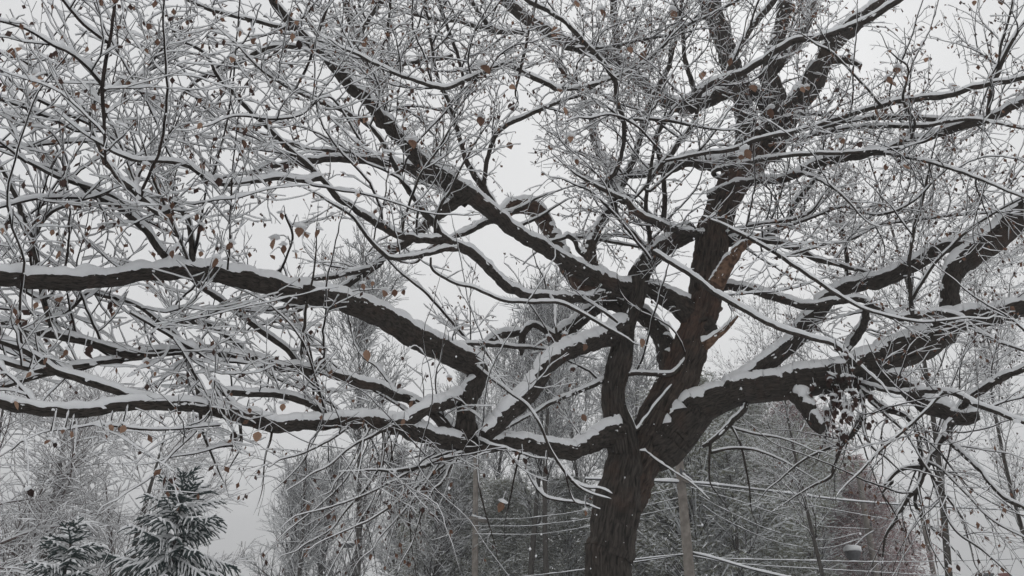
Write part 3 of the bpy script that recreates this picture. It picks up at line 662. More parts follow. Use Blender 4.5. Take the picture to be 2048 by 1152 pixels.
# ---------------------------------------------------------------- twigs grown from those limbs
DENS = np.array([[float(v) for v in r.split()] for r in """
.8 .8 .8 .8 .8 .85 .95 .95 .9 .95 .9 .7 .75 .5 .55 .7
.65 .65 .7 .75 .75 .8 .9 1 1 .95 .85 .65 .65 .65 .8 .85
.6 .6 .6 .6 .7 .75 .8 .85 .7 .9 .85 .65 .8 1 1 1
.8 .85 .85 .65 .65 .7 .7 .5 .35 .8 .9 .8 .8 .85 .9 .9
.8 .85 .85 .75 .65 .5 .4 .4 .35 .6 .6 .6 .6 .9 .8 .85
1 1 .95 .95 .8 .5 .45 .55 .45 .5 .45 .45 .6 .9 .7 .75
1 .9 .9 .75 .75 .6 .6 .5 .4 .3 .25 .35 .6 .9 .8 .7
.35 .3 .3 .25 .5 .7 .6 .4 .2 .05 .15 .2 .45 .7 .8 .7
.05 .05 .03 .03 .35 .6 .4 .2 .05 0 .03 .05 .2 .6 .7 .5""".strip().split('\n')])
def dens2(P, E): return min(dens(P), 1.25 * dens(E) + .05)
def dens(P):
    x, y = to_px(P)
    i, j = int(y // 128), int(x // 128)
    if j < -2 or j > 17 or i < -2: return 0.0
    return DENS[min(8, max(0, i)), min(15, max(0, j))]
def unit(v): return v / max(1e-9, np.linalg.norm(v))
def grow(out, p, d, L, r, lev, rg, droop, pn, seg=0.075, rmin=0.0027):
    """arching zigzag shoot with alternate side shoots; out collects (P, R)"""
    n = max(3, int(L / seg) + 1)
    st = L / (n - 1)
    P = [p]; dirs = [d]
    side = 1 if rg.random() < .5 else -1
    bend = np.cross(pn, d) * rg.normal(0, 0.085) + pn * rg.normal(0, 0.05)
    zz = 0.06 + 0.10 * rg.random()
    for i in range(n - 1):
        d = unit(d + side * np.cross(pn, d) * zz + bend + rg.normal(0, 0.085, 3) + UP * (0.03 - 0.12 * droop))
        side = -side
        p = p + d * st
        P.append(p); dirs.append(d)
        if rg.random() < 0.12: bend = -bend
    P = np.array(P)
    R = r * (1 - 0.72 * np.linspace(0, 1, n) ** 1.1)
    out.append((P, np.maximum(R, rmin * 0.8)))
    if lev <= 0: return
    s = 1 if rg.random() < .5 else -1
    i = 1 + (L > 0.5)
    while i < n - 1:
        fr_ = i / (n - 1)
        ln = L * (0.6 - 0.35 * fr_) * (0.35 + 1.0 * rg.random())
        if ln > 0.06:
            ang = math.radians(32 + 34 * rg.random())
            nd = unit(dirs[i] * math.cos(ang) + s * np.cross(pn, dirs[i]) * math.sin(ang) + rg.normal(0, 0.2, 3))
            npn = unit(pn + rg.normal(0, 0.25, 3))
            grow(out, P[i], nd, ln, max(rmin, R[i] * 0.66), lev - 1, rg, droop, npn, seg, rmin)
        s = -s
        i += 1 if rg.random() < 0.12 + 0.15 * lev else 2

twigs = []       # each: list of (P, R) making one side shoot with its own shoots
def spawn_on(P, R, T, tw, droop, gap, lev, lr):
    L = np.concatenate([[0], np.cumsum(np.linalg.norm(np.diff(P, axis=0), axis=1))])
    pos = gap * nr.random()
    while pos < L[-1]:
        i = min(len(P) - 1, int(np.searchsorted(L, pos)))
        pos += gap * (0.5 + nr.random())
        dd = dens(P[i]) * tw
        if nr.random() > dd * (.72 if to_px(P[i])[0] < 650 else .92): continue
        t = T[i]
        a = nr.random() * 2 * np.pi
        s0 = unit(np.cross(t, UP + nr.normal(0, .05, 3))); u0 = np.cross(s0, t)
        perp = s0 * math.cos(a) + u0 * math.sin(a)
        if perp[2] < -0.3 and droop < 0.2 and R[i] > 0.03: perp = -perp
        d = unit(t * (0.25 + 0.6 * nr.random()) + perp * 0.85 + UP * (0.22 - 0.75 * droop))
        Ln = lr[0] + (lr[1] - lr[0]) * nr.random() ** 1.6
        if L[-1] - pos < 0.8: Ln *= 0.6
        if nr.random() > min(1, 1.3 * dens(P[i] + d * Ln * .8) + .05): continue
        Ln *= 0.75 + 0.45 * dd
        pn = unit(UP + nr.normal(0, 0.45, 3))
        pn = unit(pn - d * np.dot(pn, d))
        out = []
        r = min(R[i] * 0.6, 0.0042 + 0.0060 * Ln)
        grow(out, P[i], d, Ln, r, lev, nr, droop, pn)
        twigs.append((out, Ln / view_depth(P[i]), (1.28 if P[i][0] < -2 else 1.05 if P[i][0] < 1.5 else .85) * (1 - .86 * min(1, droop * 1.4))))
# side branches first, so that the crown has a middle order
subs = []
for cv in curves:
    c = cv.c
    if c['tw'] <= 0.05: continue
    rm = cv.R.max()
    if rm > 0.012:
        n0 = len(twigs); tmp = []
        L = cv.L; pos = 0.3
        while pos < L[-1] - 0.1:
            i = min(len(cv.P) - 1, int(np.searchsorted(L, pos)))
            pos += 1.0 * (0.5 + nr.random())
            if cv.R[i] < 0.008 or nr.random() > dens(cv.P[i]) * c['tw']: continue
            t = cv.fr[0][i]
            a = nr.random() * 2 * np.pi
            perp = unit(cv.fr[1][i] * math.cos(a) + cv.fr[2][i] * abs(math.sin(a)) * (1 if nr.random() < .8 else -.4))
            d = unit(t * 0.55 + perp * 0.8 + UP * (0.25 - 0.7 * c['droop']))
            Ln = 1.2 + 1.8 * nr.random()
            if nr.random() > min(1, 1.3 * dens(cv.P[i] + d * Ln * .8) ** 1.5): continue
            o = []
            pn = unit(UP + nr.normal(0, .4, 3)); pn = unit(pn - d * np.dot(pn, d))
            grow(o, cv.P[i], d, Ln, min(cv.R[i] * .5, .0055 + .0042 * Ln), 0, nr, c['droop'] * .6, pn, 0.09)
            subs.append((o[0][0], o[0][1], c['droop']))
for cv in curves:
    c = cv.c
    if c['tw'] <= 0.05: continue
    T = cv.fr[0]
    gap = (0.27 if cv.R.max() > 0.03 else 0.18) * (0.55 + 0.45 * cv.P[0][1] / 10)
    spawn_on(cv.P, cv.R, T, c['tw'] * (1 - .5 * c['droop']), c['droop'], gap, 2, (0.3, 1.35))
for P, R, dr in subs:
    spawn_on(P, R, frames(P)[0], 1.0 - .6 * dr, dr, 0.23, 2, (0.22, 0.9))
    twigs.append(([(P, R)], 9.9, 1 - .84 * min(1, dr * 1.4)))
print('twigs', len(twigs), 'paths', sum(len(t[0]) for t in twigs), 'segs', sum(len(P) - 1 for t in twigs for P, R in t[0]))
twigs.sort(key=lambda t: -t[1] - 0.002 * len(t[0]))
def build_twig(t, parent, name, kind=None, tb=None, sb=None):
    paths, amt = t[0], t[2]
    own = tb is None
    if own: tb, sb = MB(), MB()
    for P, R in paths:
        fr = frames(P)
        tube(tb, P, R, 5 if R[0] > 0.01 else 3, fr)
        twig_snow(sb, P, R, fr, 1.1 * amt, nr)
    if own:
        o = tb.build(name, M_TWIG, parent, kind=kind)
        sb.build('snow', M_SNOW, o)
for t in twigs[:300]: build_twig(t, tree, 'twig')
tb, sb = MB(), MB()
for t in twigs[300:]: build_twig(t, tree, 'twig', None, tb, sb)
o = tb.build('fine_twigs', M_TWIG, tree, kind='stuff')
sb.build('snow', M_SNOW, o, kind='stuff')

# ---------------------------------------------------------------- leaves left on the tree
def leaf_mesh(seed, m, curl):
    rg = np.random.default_rng(seed)
    n = 13
    V = []
    for i in range(n):
        u = i / (n - 1)
        w = 0.33 * math.sin(math.pi * u ** 0.82) * (1.08 - .3 * u) * (1 + 0.07 * (-1) ** i * (0 < i < n - 1)) if 0 < i < n - 1 else 0.01
        bend = curl * (u ** 2) * 0.35
        for s in (-1, -0.5, 0, 0.5, 1):
            V.append([s * w, bend + abs(s) ** 1.5 * w * 0.5 * (0.4 + curl) + rg.normal(0, 0.012), -u])
    V = np.array(V)
    mb = MB(); mb.block(V, q(n, 5, False)); return mb.mesh('leaf', m)
def lump_mesh(name, seed, m, nu=10, nv=6, flat=0.6):
    V = []
    for j in range(nv + 1):
        th = math.pi * j / nv
        for i in range(nu):
            ph = 2 * math.pi * i / nu
            d = Vector((math.sin(th) * math.cos(ph), math.sin(th) * math.sin(ph), math.cos(th)))
            k = 1 + 0.45 * mnoise.fractal(d * 1.6 + Vector((seed, 0, 0)), 1, 2, 2)
            V.append([d.x * k, d.y * k, d.z * k * (flat if d.z > 0 else flat * 0.5)])
    mb = MB(); mb.block(np.array(V), q(nv + 1, nu)[:, ::-1]); return mb.mesh(name, m)
LEAVES = [leaf_mesh(i, M_LEAF, (0.3, 0.7, 1.2, 2.0)[i]) for i in range(4)]
DLEAVES = [leaf_mesh(10 + i, M_DLEAF, (0.4, 0.9, 1.6)[i]) for i in range(3)]
LUMPS = [lump_mesh('snow', i * 7.7, M_SNOW) for i in range(4)]
LEAF_AT = """66,165,34 43,104,18 175,97,10 241,57,10 304,59,14 293,102,13 479,68,14 503,66,12 509,83,16 585,73,15 597,87,15 465,122,16 271,17,16 594,47,16
259,342,20 292,335,14 128,368,18 481,309,16 486,286,14 403,332,14 436,365,20 446,184,14 403,252,14 208,302,8
561,432,13 599,465,22 611,475,14 639,467,17 464,493,17 549,489,24 567,498,17 590,510,12 606,501,8 342,436,17 351,432,15 404,458,16 425,463,10 345,468,15 345,508,16
354,501,16 403,508,11 432,526,22 118,510,18 106,465,13 201,460,16 240,461,18 3,461,12 118,604,19 75,611,14 222,611,16 292,730,17 94,722,15 62,750,13 167,713,18
182,700,18 312,750,15 653,729,20 663,748,18 540,517,14 134,706,15 425,765,13
770,590,18 789,585,14 807,587,14 725,573,13 746,567,10 715,392,11 732,710,22 805,718,10 1097,679,14 1130,675,16 1171,694,14 1249,442,12 1145,741,13 1284,685,18
963,144,28 1017,111,26 1107,66,26 1019,180,18 1020,215,18 1123,144,14 1119,186,15 1256,102,16 1288,111,20 1347,31,22 732,240,18 822,290,22 960,243,20 1017,292,16 1150,10,18 1203,28,20
725,87,20 1128,222,16 1142,281,18 1152,323,12 1104,302,10 1542,226,20 1502,180,20 1603,180,14 1613,180,14 1463,121,14 1407,153,20 1752,227,20 1775,160,14 1782,170,14 1796,144,18 1806,158,14
1905,177,12 1949,7,12 2002,5,16 1490,309,22 1483,316,14 1544,292,14 1680,283,16 1718,292,16 1779,106,10 1626,71,14 1662,113,16 1772,333,12 1806,337,14 1789,356,12 1855,122,14
217,856,13 250,858,16 101,887,13 111,891,11 127,865,11 142,868,13 149,910,8 467,873,20 517,873,20 28,811,18 57,986,16 430,948,8 351,775,10 566,814,14 608,776,10 498,821,10
1005,1014,20 1046,922,14 1090,941,14 1164,835,14 1170,1026,12 807,844,13 767,804,10 801,773,12 826,807,14 899,762,14 1914,1134,11 1900,1139,11 1875,780,10 1846,905,9 1990,895,8"""
AP = np.concatenate([cv.P for cv in curves] + [P for P, R, d in subs])
AX, AY = to_px(AP)
stalks = MB(); stalk_snow = MB()
def put_leaf(px, py, size, meshes, i, capp=0.8):
    d = np.hypot(AX - px, AY - (py - size * 0.5))
    near = np.where(d < 70)[0]
    k = near[np.argmin(d[near] + 4 * AP[near][:, 1])] if len(near) else int(np.argmin(d))
    Y = AP[k, 1] - rng.uniform(.15, .6)
    top = at(px, py - size * 0.5, Y)
    L = size * view_depth(top) / F * 1.15
    o = link('leaf', meshes[(i % 2) if size >= 16 else i % len(meshes)], tree)
    o.location = top; o.scale = (L * rng.uniform(.9, 1.25), L, L)
    o.rotation_euler = (rng.gauss(0, .25), rng.gauss(0, .3), rng.uniform(-.8, .8) + (math.pi if rng.random() < .5 else 0))
    # the shoot that carries it
    a = AP[k]; mid = (a + top) / 2 + np.array([0, 0, 0.25 * np.linalg.norm(a - top)])
    Q = spline(np.column_stack([np.array([a, mid, top + UP * L * .1]), [0.005, 0.0035, 0.002]]), 0.04)
    f = frames(Q[:, :3])
    tube(stalks, Q[:, :3], Q[:, 3], 4, f); twig_snow(stalk_snow, Q[:, :3], Q[:, 3], f, 0.9, nr)
    if rng.random() < capp:
        s = link('snow', LUMPS[i % 4], o)
        s.location = (0, 0, 0.06); s.scale = (rng.uniform(.28, .5), rng.uniform(.28, .45), rng.uniform(.28, .5))
for i, tok in enumerate(LEAF_AT.split()):
    x, y, w = map(float, tok.split(','))
    put_leaf(x, y, w, LEAVES if rng.random() < .82 or w > 21 else DLEAVES, rng.randrange(12), 0.75)
# withered bunch over the big right limb
for i in range(120):
    while True:
        x, y = rng.gauss(1682, 28), rng.gauss(800, 44)
        if 700 < y < 905 and abs(x - 1682) < 70: break
    put_leaf(x, y, rng.uniform(8, 15), DLEAVES, i, 0.6)
so = stalks.build('leaf_stalks', M_TWIG, tree, kind='stuff')
stalk_snow.build('snow', M_SNOW, so, kind='stuff')
# small shrivelled leaves and seed bunches out on the fine shoots
def tri_leaf(mb, p, L, rg, droop=1.0):
    d = unit(rg.normal(0, .45, 3) + np.array([0, 0, -droop])); s = unit(np.cross(d, rg.normal(0, 1, 3)))
    w = L * (0.22 + 0.2 * rg.random()); nrm = np.cross(d, s)
    V = np.array([p, p + d * L * .45 + s * w, p + d * L + nrm * L * .15, p + d * L * .5 - s * w + nrm * L * .1])
    mb.block(V, np.array([[0, 1, 2, 3]]))
lf = MB(); lf2 = MB()
for t in twigs:
    for P, R in t[0]:
        x, y = to_px(P[-1])
        pr = 0.34 + (0.32 if x > 1550 and y < 700 else 0) + (0.12 if y < 420 and 700 < x < 1550 else 0)
        if nr.random() < pr:
            for _ in range(1 + (nr.random() < .4)):
                p = P[-1 - int(nr.random() * min(3, len(P) - 1))]
                tri_leaf(lf if nr.random() < .5 else lf2, p, 0.03 + 0.045 * nr.random(), nr)
lf.build('withered_leaves', M_DLEAF, tree, smooth=False, kind='stuff')
lf2.build('tan_leaves', M_LEAF, tree, smooth=False, kind='stuff')

# ---------------------------------------------------------------- trees behind
def ground_x(px, Y, py=1152.0):
    return float(at(px, py, Y)[0])
def bare_mesh(seed, H, trunk_r, spread, upright, n_limb, base=0.25, lev=3, mt=(M_FTRUNK, M_FTWIG, M_FSNOW), rt=0.008, amt=1.6, leafy=None, seg=0.3, kdens=1.0):
    """one bare tree with its base at the origin: trunk, crown and snow meshes"""
    rg = np.random.default_rng(seed)
    tb, cb, sb, lb = MB(), MB(), MB(), MB()
    n = 14
    z = np.linspace(0, H * 0.9, n)
    ph = rg.random(4) * 6
    P = np.stack([0.02 * H * np.sin(z / H * 5 + ph[0]) - 0.02 * H * math.sin(ph[0]), 0.02 * H * np.sin(z / H * 4 + ph[1]) - .02 * H * math.sin(ph[1]), z], 1)
    R = trunk_r * (1 - 0.9 * (z / z[-1])) ; R[0] *= 1.3
    tube(tb, P, np.maximum(R, .012), 9, pframes(P), rough=.12)
    def rec(p, d, L, r, lv):
        k = max(3, int(L / seg) + 1); st = L / (k - 1)
        PP = [p]; D = [d]; bend = rg.normal(0, .05, 3)
        for i in range(k - 1):
            d = unit(d + bend + rg.normal(0, .09, 3) + UP * (.10 * upright - .02))
            p = p + d * st; PP.append(p); D.append(d)
        PP = np.array(PP); RR = np.maximum(r * (1 - .8 * np.linspace(0, 1, k)), rt * .6)
        f = frames(PP)
        tube(cb, PP, RR, 5 if r > .04 else 3, f)
        twig_snow(sb, PP, RR, f, amt, rg)
        if lv == 0:
            if leafy:
                for _ in range(leafy):
                    pp = PP[0] + (PP[-1] - PP[0]) * rg.random() + rg.normal(0, .04, 3)
                    tri_leaf(lb, pp, .05 + .05 * rg.random(), rg)
            return
        m = int((3.5 + L / seg * 0.75) * kdens)
        for j in range(m):
            u = 0.15 + 0.85 * (j + rg.random()) / m
            i = min(k - 1, int(u * (k - 1)))
            ang = math.radians(28 + 30 * rg.random())
            ax = unit(np.cross(D[i], rg.normal(0, 1, 3)))
            nd = unit(D[i] * math.cos(ang) + ax * math.sin(ang) + UP * .15 * upright)
            rec(PP[i], nd, L * (.62 - .3 * u) * (.6 + .6 * rg.random()), max(rt, RR[i] * .6), lv - 1)
    for j in range(n_limb):
        u = base + (0.97 - base) * (j + rg.random() * .6) / n_limb
        i = min(n - 1, int(u * (n - 1)))
        az = j * 2.4 + rg.normal(0, .4)
        prof = math.sin(math.pi * min(1, max(.12, (1.02 - u) / (1.02 - base) * .82))) ** .7
        el = math.radians(20 + 45 * upright + 15 * rg.random())
        d = np.array([math.cos(az) * math.cos(el), math.sin(az) * math.cos(el), math.sin(el)])
        rec(P[i], d, spread * prof * (.75 + .4 * rg.random()), max(rt * 2, trunk_r * .42 * (1.1 - u)), lev - 1)
    T = tb.mesh('trunk', mt[0]); Cm = cb.mesh('crown', mt[1]); S = sb.mesh('snow', mt[2])
    out = [T, Cm, S]
    if leafy: out.append(lb.mesh('leaves', M_DLEAF, smooth=False))
    return out
def put_tree(name, meshes, px, Y, scale, rz, label, group, sz=1.0):
    o = empty(name, label, 'tree', group, (ground_x(px, Y), Y, -0.1))
    o.rotation_euler = (0, 0, rz); o.scale = (scale, scale, scale * sz)
    link('trunk', meshes[0], o)
    c = link('crown', meshes[1], o)
    link('snow', meshes[2], c)
    if len(meshes) > 3: link('leaves', meshes[3], c, 'stuff')
    return o
tall = [bare_mesh(21, 20, .17, 5.0, .85, 17, .32, 3, rt=.014, amt=.75, kdens=1.25), bare_mesh(22, 20, .15, 4.6, .95, 16, .38, 3, rt=.014, amt=.75, kdens=1.25)]
small = [bare_mesh(31, 12, .24, 4.3, .8, 17, .14, 3, rt=.013, amt=.75, seg=.28, kdens=1.3), bare_mesh(32, 12, .18, 3.6, .85, 15, .18, 3, rt=.013, amt=.85, seg=.28)]
side = bare_mesh(41, 8, .16, 4.0, .25, 15, .16, 3, mt=(M_FTRUNK, M_LTWIG, M_SNOW), rt=.008, amt=1.2, seg=.2)
leafy_tree = bare_mesh(51, 18, .1, 4.6, .7, 16, .3, 3, mt=(M_FTRUNK, M_TWIG, M_SNOW), rt=.006, amt=.9, leafy=1, seg=.26)
GB = 'snowy bare trees standing behind the big tree'
put_tree('bare_tree', tall[0], 1055, 38, 1.0, 0, 'tall snowy bare tree, dark trunk left of the pair beside the big trunk', GB)
put_tree('bare_tree', tall[1], 1100, 37, 1.02, 1, 'tall snowy bare tree, dark trunk nearest the left side of the big trunk', GB)
put_tree('bare_tree', tall[0], 1172, 43, .95, 2.1, 'tall snowy bare tree half hidden behind the foot of the big trunk', GB)
put_tree('bare_tree', tall[1], 905, 46, .92, 3.3, 'tall snowy bare tree rising over the low forked limbs', GB)
put_tree('bare_tree', tall[0], 1290, 48, 1.0, 4.4, 'tall snowy bare tree right behind the fork of the big trunk', GB)
put_tree('bare_tree', tall[1], 715, 44, 1.35, 5.0, 'tallest snowy bare tree, its fine crown behind the long upper left limb', GB)
put_tree('bare_tree', tall[0], 980, 52, 1.12, 5.6, 'tall snowy bare tree seen between the forked lower limb and the curving limb', GB)
put_tree('bare_tree', tall[1], 1225, 50, 1.1, 2.9, 'tall snowy bare tree seen just left of the left trunk leader', GB)
GS = 'pale slender bare trees in the woods behind'
put_tree('bare_tree', small[0], 567, 46, .92, .4, 'pale slender bare tree nearest the open patch of sky', GS)
put_tree('bare_tree', small[1], 592, 44, .98, 1.9, 'pale bare tree, second from the open patch of sky', GS)
put_tree('bare_tree', small[0], 655, 48, 1.02, 2.8, 'pale bare tree in the middle of the row right of the open sky', GS)
put_tree('bare_tree', small[1], 708, 45, 1.0, 4.1, 'pale bare tree with dark stem near the small street lamp head', GS)
put_tree('bare_tree', small[0], 790, 50, 1.08, 5.3, 'pale bare tree just left of the olive foliage', GS)
put_tree('bare_tree', small[1], 1470, 36, .86, 2.2, 'pale bare tree standing in front of the olive trees right of the near pole', GS)
put_tree('bare_tree', small[0], 1618, 44, 1.06, 3.9, 'pale bare tree between the olive and the russet trees', GS)
put_tree('bare_tree', small[1], 1800, 52, .9, 1.1, 'pale bare tree at the right end of the russet trees', GS)
put_tree('bare_tree', small[0], 860, 38, .88, 5.9, 'pale bare tree in front of the olive trees left of the pale pole', GS)
GL = 'snow-laden bare trees behind the spruces'
put_tree('snowy_tree', side, -90, 27, 1.3, .3, 'snow-laden reddish bare tree at the left edge behind the small spruce', GL)
put_tree('snowy_tree', side, 95, 29, 1.34, 2.0, 'snow-laden reddish bare tree rising directly behind the small spruce', GL)
put_tree('snowy_tree', side, 270, 31, 1.22, 4.0, 'snow-laden reddish bare tree rising between the two spruces', GL)
GR = 'thin leafy trees at the right'
put_tree('thin_tree', leafy_tree, 1872, 21, 1.0, 0, 'thin upright tree with withered leaves behind the right limbs', GR)
put_tree('thin_tree', leafy_tree, 2090, 22, .8, 2.2, 'thin tree with withered leaves at the right edge of the view', GR)
put_tree('thin_tree', leafy_tree, 1660, 27, .82, 4.1, 'thin tree with withered leaves behind the bunch of dead leaves', GR)

def leafy_mesh(seed, H, rad, lm, n_clump, taper, L=(.07, .16), low=.1):
    """dense leafy tree: leafy sprays on branches all through an uneven crown, each spray with its snow"""
    rg = np.random.default_rng(seed)
    tb, cb, sb, bb = MB(), MB(), MB(), MB()
    z = np.linspace(0, H * .92, 9)
    P = np.stack([.12 * np.sin(z), .12 * np.cos(z * 1.3) - .12, z], 1); R = .15 * (1 - .85 * z / z[-1])
    tube(tb, P, R, 8, pframes(P), rough=.1)
    LV, LF, SV, SF = [], [], [], []
    nl = ns = 0
    for c in range(n_clump):
        u = low + (1 - low) * rg.random() ** .85
        az = rg.random() * 6.283
        rr = rad * (math.sqrt(max(0, 1 - ((u - .38) / .64) ** 2)) if not taper else (1.08 - u) ** .6)
        rr *= (0.55 + .62 * rg.random() ** .6) * (1 + .8 * mnoise.noise(Vector((math.cos(az) * 1.3, math.sin(az) * 1.3, u * 5 + seed))))
        end = np.array([math.cos(az) * rr, math.sin(az) * rr, u * H])
        st = np.array([0, 0, max(.3, u * H - rr * .7)])
        PP = spline(np.array([st, (st + end) / 2 + UP * .25, end]), .5)
        if c % 3 == 0: tube(bb, PP, np.linspace(.03, .008, len(PP)), 3)
        d0 = unit(end - st)
        if c % 2 == 0: twig_snow(sb, PP, np.linspace(.03, .01, len(PP)), frames(PP), 1.5, rg)
        k = 40
        off = rg.normal(0, 1, (k, 3)) * np.array([.24, .24, .15])
        cen = end + off - np.outer(rg.random(k) ** 2 * .8, d0)
        dr = d0 * .55 + rg.normal(0, .45, (k, 3)) + np.array([0, 0, -.55]); dr /= np.linalg.norm(dr, axis=1, keepdims=True)
        s = np.cross(dr, rg.normal(0, 1, (k, 3))); s /= np.linalg.norm(s, axis=1, keepdims=True)
        ln = (L[0] + (L[1] - L[0]) * rg.random(k))[:, None]; w = ln * .10
        V = np.stack([cen, cen + dr * ln * .5 + s * w, cen + dr * ln, cen + dr * ln * .5 - s * w], 1)
        LV.append(V.reshape(-1, 3))
        sel = rg.random(k) < .85
        c2 = cen[sel] + UP * .02; d2 = dr[sel] * np.array([1, 1, .55]) + rg.normal(0, .15, (int(sel.sum()), 3)); l2 = ln[sel] * 1.1
        s2 = np.cross(d2, UP); s2 /= np.maximum(np.linalg.norm(s2, axis=1, keepdims=True), 1e-6)
        s2 = (s2 * .7 + UP * .7) * l2 * .085
        V2 = np.stack([c2 - s2 * .6, c2 + d2 * l2 * .5 + s2, c2 + d2 * l2 - s2 * .3, c2 + d2 * l2 * .5 - s2], 1)
        SV.append(V2.reshape(-1, 3))
    LV = np.concatenate(LV); SV = np.concatenate(SV)
    cb.block(LV, np.arange(len(LV)).reshape(-1, 4))
    sb.block(SV, np.arange(len(SV)).reshape(-1, 4))
    return tb.mesh('trunk', M_FTRUNK), bb.mesh('branches', M_FTWIG), cb.mesh('leaves', lm, smooth=False), sb.mesh('snow', M_FSNOW, smooth=False)
def put_leafy(name, ms, px, Y, sc_, rz, label, group, sz=1.0):
    o = empty(name, label, 'tree', group, (ground_x(px, Y), Y, -.1))
    o.rotation_euler = (0, 0, rz); o.scale = (sc_, sc_, sc_ * sz)
    link('trunk', ms[0], o); link('branches', ms[1], o)
    c = link('leaves', ms[2], o, 'stuff'); link('snow', ms[3], c, 'stuff')
    return o
green = leafy_mesh(61, 9, 2.5, M_GLEAF, 620, False, L=(.13, .30))
russet = leafy_mesh(62, 12.5, 3.9, M_RLEAF, 760, True, L=(.14, .34))
GG = 'snow-dusted olive leaved trees along the road'
put_leafy('leafy_tree', green, 905, 40, .98, 0, 'olive leafy tree left of the pale pole, dusted with snow', GG)
put_leafy('leafy_tree', green, 1015, 42, .95, 1.2, 'olive leafy tree between the pale pole and the dark trunks', GG)
put_leafy('leafy_tree', green, 1135, 43, .98, 2.7, 'olive leafy tree just left of the big trunk', GG)
put_leafy('leafy_tree', green, 1300, 42, 1.0, 3.4, 'olive leafy tree just right of the big trunk', GG)
put_leafy('leafy_tree', green, 1400, 38, 1.42, 3.9, 'olive leafy tree directly behind the nearest utility pole', GG)
put_leafy('leafy_tree', green, 1500, 42, 1.46, 5.1, 'olive leafy tree behind the sagging wires, right of the pole', GG)
GK = 'russet leaved trees behind the wires'
put_leafy('russet_tree', russet, 1632, 50, 1.2, 0, 'tall russet leaved tree behind the olive trees', GK)
put_leafy('russet_tree', russet, 1730, 47, .86, 2.0, 'russet leaved tree beside the second utility pole', GK)
put_leafy('russet_tree', russet, 1575, 57, 1.16, 4.0, 'russet leaved tree farthest back behind the olive crown', GK)

# ---------------------------------------------------------------- spruces
def spruce(px, Y, H, rad, seed, label):
    rg = np.random.default_rng(seed)
    o = empty('spruce_tree', label, 'tree', 'snow-laden spruces', (ground_x(px, Y), Y, -.05))
    tb = MB(); z = np.linspace(0, H, 12); P = np.stack([0 * z, 0 * z, z], 1)
    tube(tb, P, .09 * (1 - .92 * z / H) + .004, 8, pframes(P)); tb.build('trunk', M_FTRUNK, o)
    zz = H - .12; wh = 0
    while zz > .7:
        u = 1 - zz / H
        nb = 4 if u < .08 else 7
        for b in range(nb):
            az = wh * 1.1 + b * 2 * math.pi / nb + rg.normal(0, .15)
            L = (rad * (.12 + 1.0 * u ** .8)) * (.5 + .8 * rg.random())
            el = 0.9 - 1.7 * min(1, u * 2.2) * .62 + rg.normal(0, .2)
            mb, sb = MB(), MB()
            k = max(4, int(L / .09)); st = L / (k - 1)
            d = np.array([math.cos(az) * math.cos(el), math.sin(az) * math.cos(el), math.sin(el)])
            p = np.array([0, 0, zz]); PP = [p]; D = [d]
            for i in range(k - 1):
                d = unit(d + UP * (-.05 + .10 * (i / k)) + rg.normal(0, .03, 3)); p = p + d * st; PP.append(p); D.append(d)
            def brush(A, r0):
                """needle covered shoot with a cap of snow"""
                f = frames(A); n = len(A)
                Rr = np.linspace(r0, r0 * .45, n)
                tube(mb, A, Rr * .95, 5, f)
                m = int(n * 9)
                iu = rg.random(m) * (n - 1.01); ii = iu.astype(int); fr_ = (iu - ii)[:, None]
                c = A[ii] * (1 - fr_) + A[ii + 1] * fr_
                t = f[0][ii]; th = rg.random(m) * 6.283
                out = f[1][ii] * np.cos(th)[:, None] + f[2][ii] * np.sin(th)[:, None]
                nd = out * .8 + t * .75; nd /= np.linalg.norm(nd, axis=1, keepdims=True)
                s = np.cross(nd, t) * .008
                Ln = (r0 * 1.7 * (.7 + .6 * rg.random(m)))[:, None]
                V = np.stack([c - s, c + s, c + nd * Ln], 1).reshape(-1, 3)
                mb.block(V, np.arange(len(V)).reshape(-1, 3))
                if r0 < .028 and rg.random() < .25: return
                cov = np.clip(np.hypot(f[0][:, 0], f[0][:, 1]), .15, 1)
                nz = .35 + 1.1 * np.abs(np.sin(np.arange(n) * 1.3 + rg.random() * 6)) * (.6 + .6 * rg.random(n))
                Lw = (Rr * .85 * nz)[:, None]; t_ = (.03 * nz * cov)[:, None]
                up = f[2] * .6 + UP * .4
                a = A + f[1] * Lw; b_ = A + f[1] * Lw * .7 + up * (Rr[:, None] * .7 + t_ * .8); c_ = A + up * (Rr[:, None] * .8 + t_ * 1.2)
                d_ = A - f[1] * Lw * .7 + up * (Rr[:, None] * .7 + t_ * .8); e = A - f[1] * Lw
                V = np.stack([a, b_, c_, d_, e], 1); V[-1] = A[-1] + f[0][-1] * .02
                sb.block(V.reshape(-1, 3), q(n, 5)[:, ::-1])
            brush(np.array(PP), .03)
            for i in range(1, k - 1):
                for s in (-1, 1):
                    if rg.random() < .12: continue
                    l2 = (L * .42 * (1 - .75 * i / k) + .07) * (.7 + .5 * rg.random())
                    sd = unit(np.cross(D[i], UP)) * s
                    d2 = unit(D[i] * .7 + sd * .75 + UP * (-.12)); q2 = [PP[i]]
                    m2 = max(3, int(l2 / .06))
                    for _ in range(m2 - 1):
                        d2 = unit(d2 + UP * (-.22 * (u > .15)) + rg.normal(0, .06, 3)); q2.append(q2[-1] + d2 * l2 / (m2 - 1))
                    brush(np.array(q2), .026)
            bo = mb.build('bough', M_NEEDLE, o)
            sb.build('snow', M_SNOW, bo)
        zz -= .15 + .10 * u + .03 * rg.random(); wh += 1
    return o
spruce(338, 18, 4.75, 2.1, 5, 'larger dark green spruce with snow-bent boughs beside the open sky')
spruce(128, 18, 3.7, 1.7, 6, 'smaller dark green spruce with snow-bent boughs at the lower left')

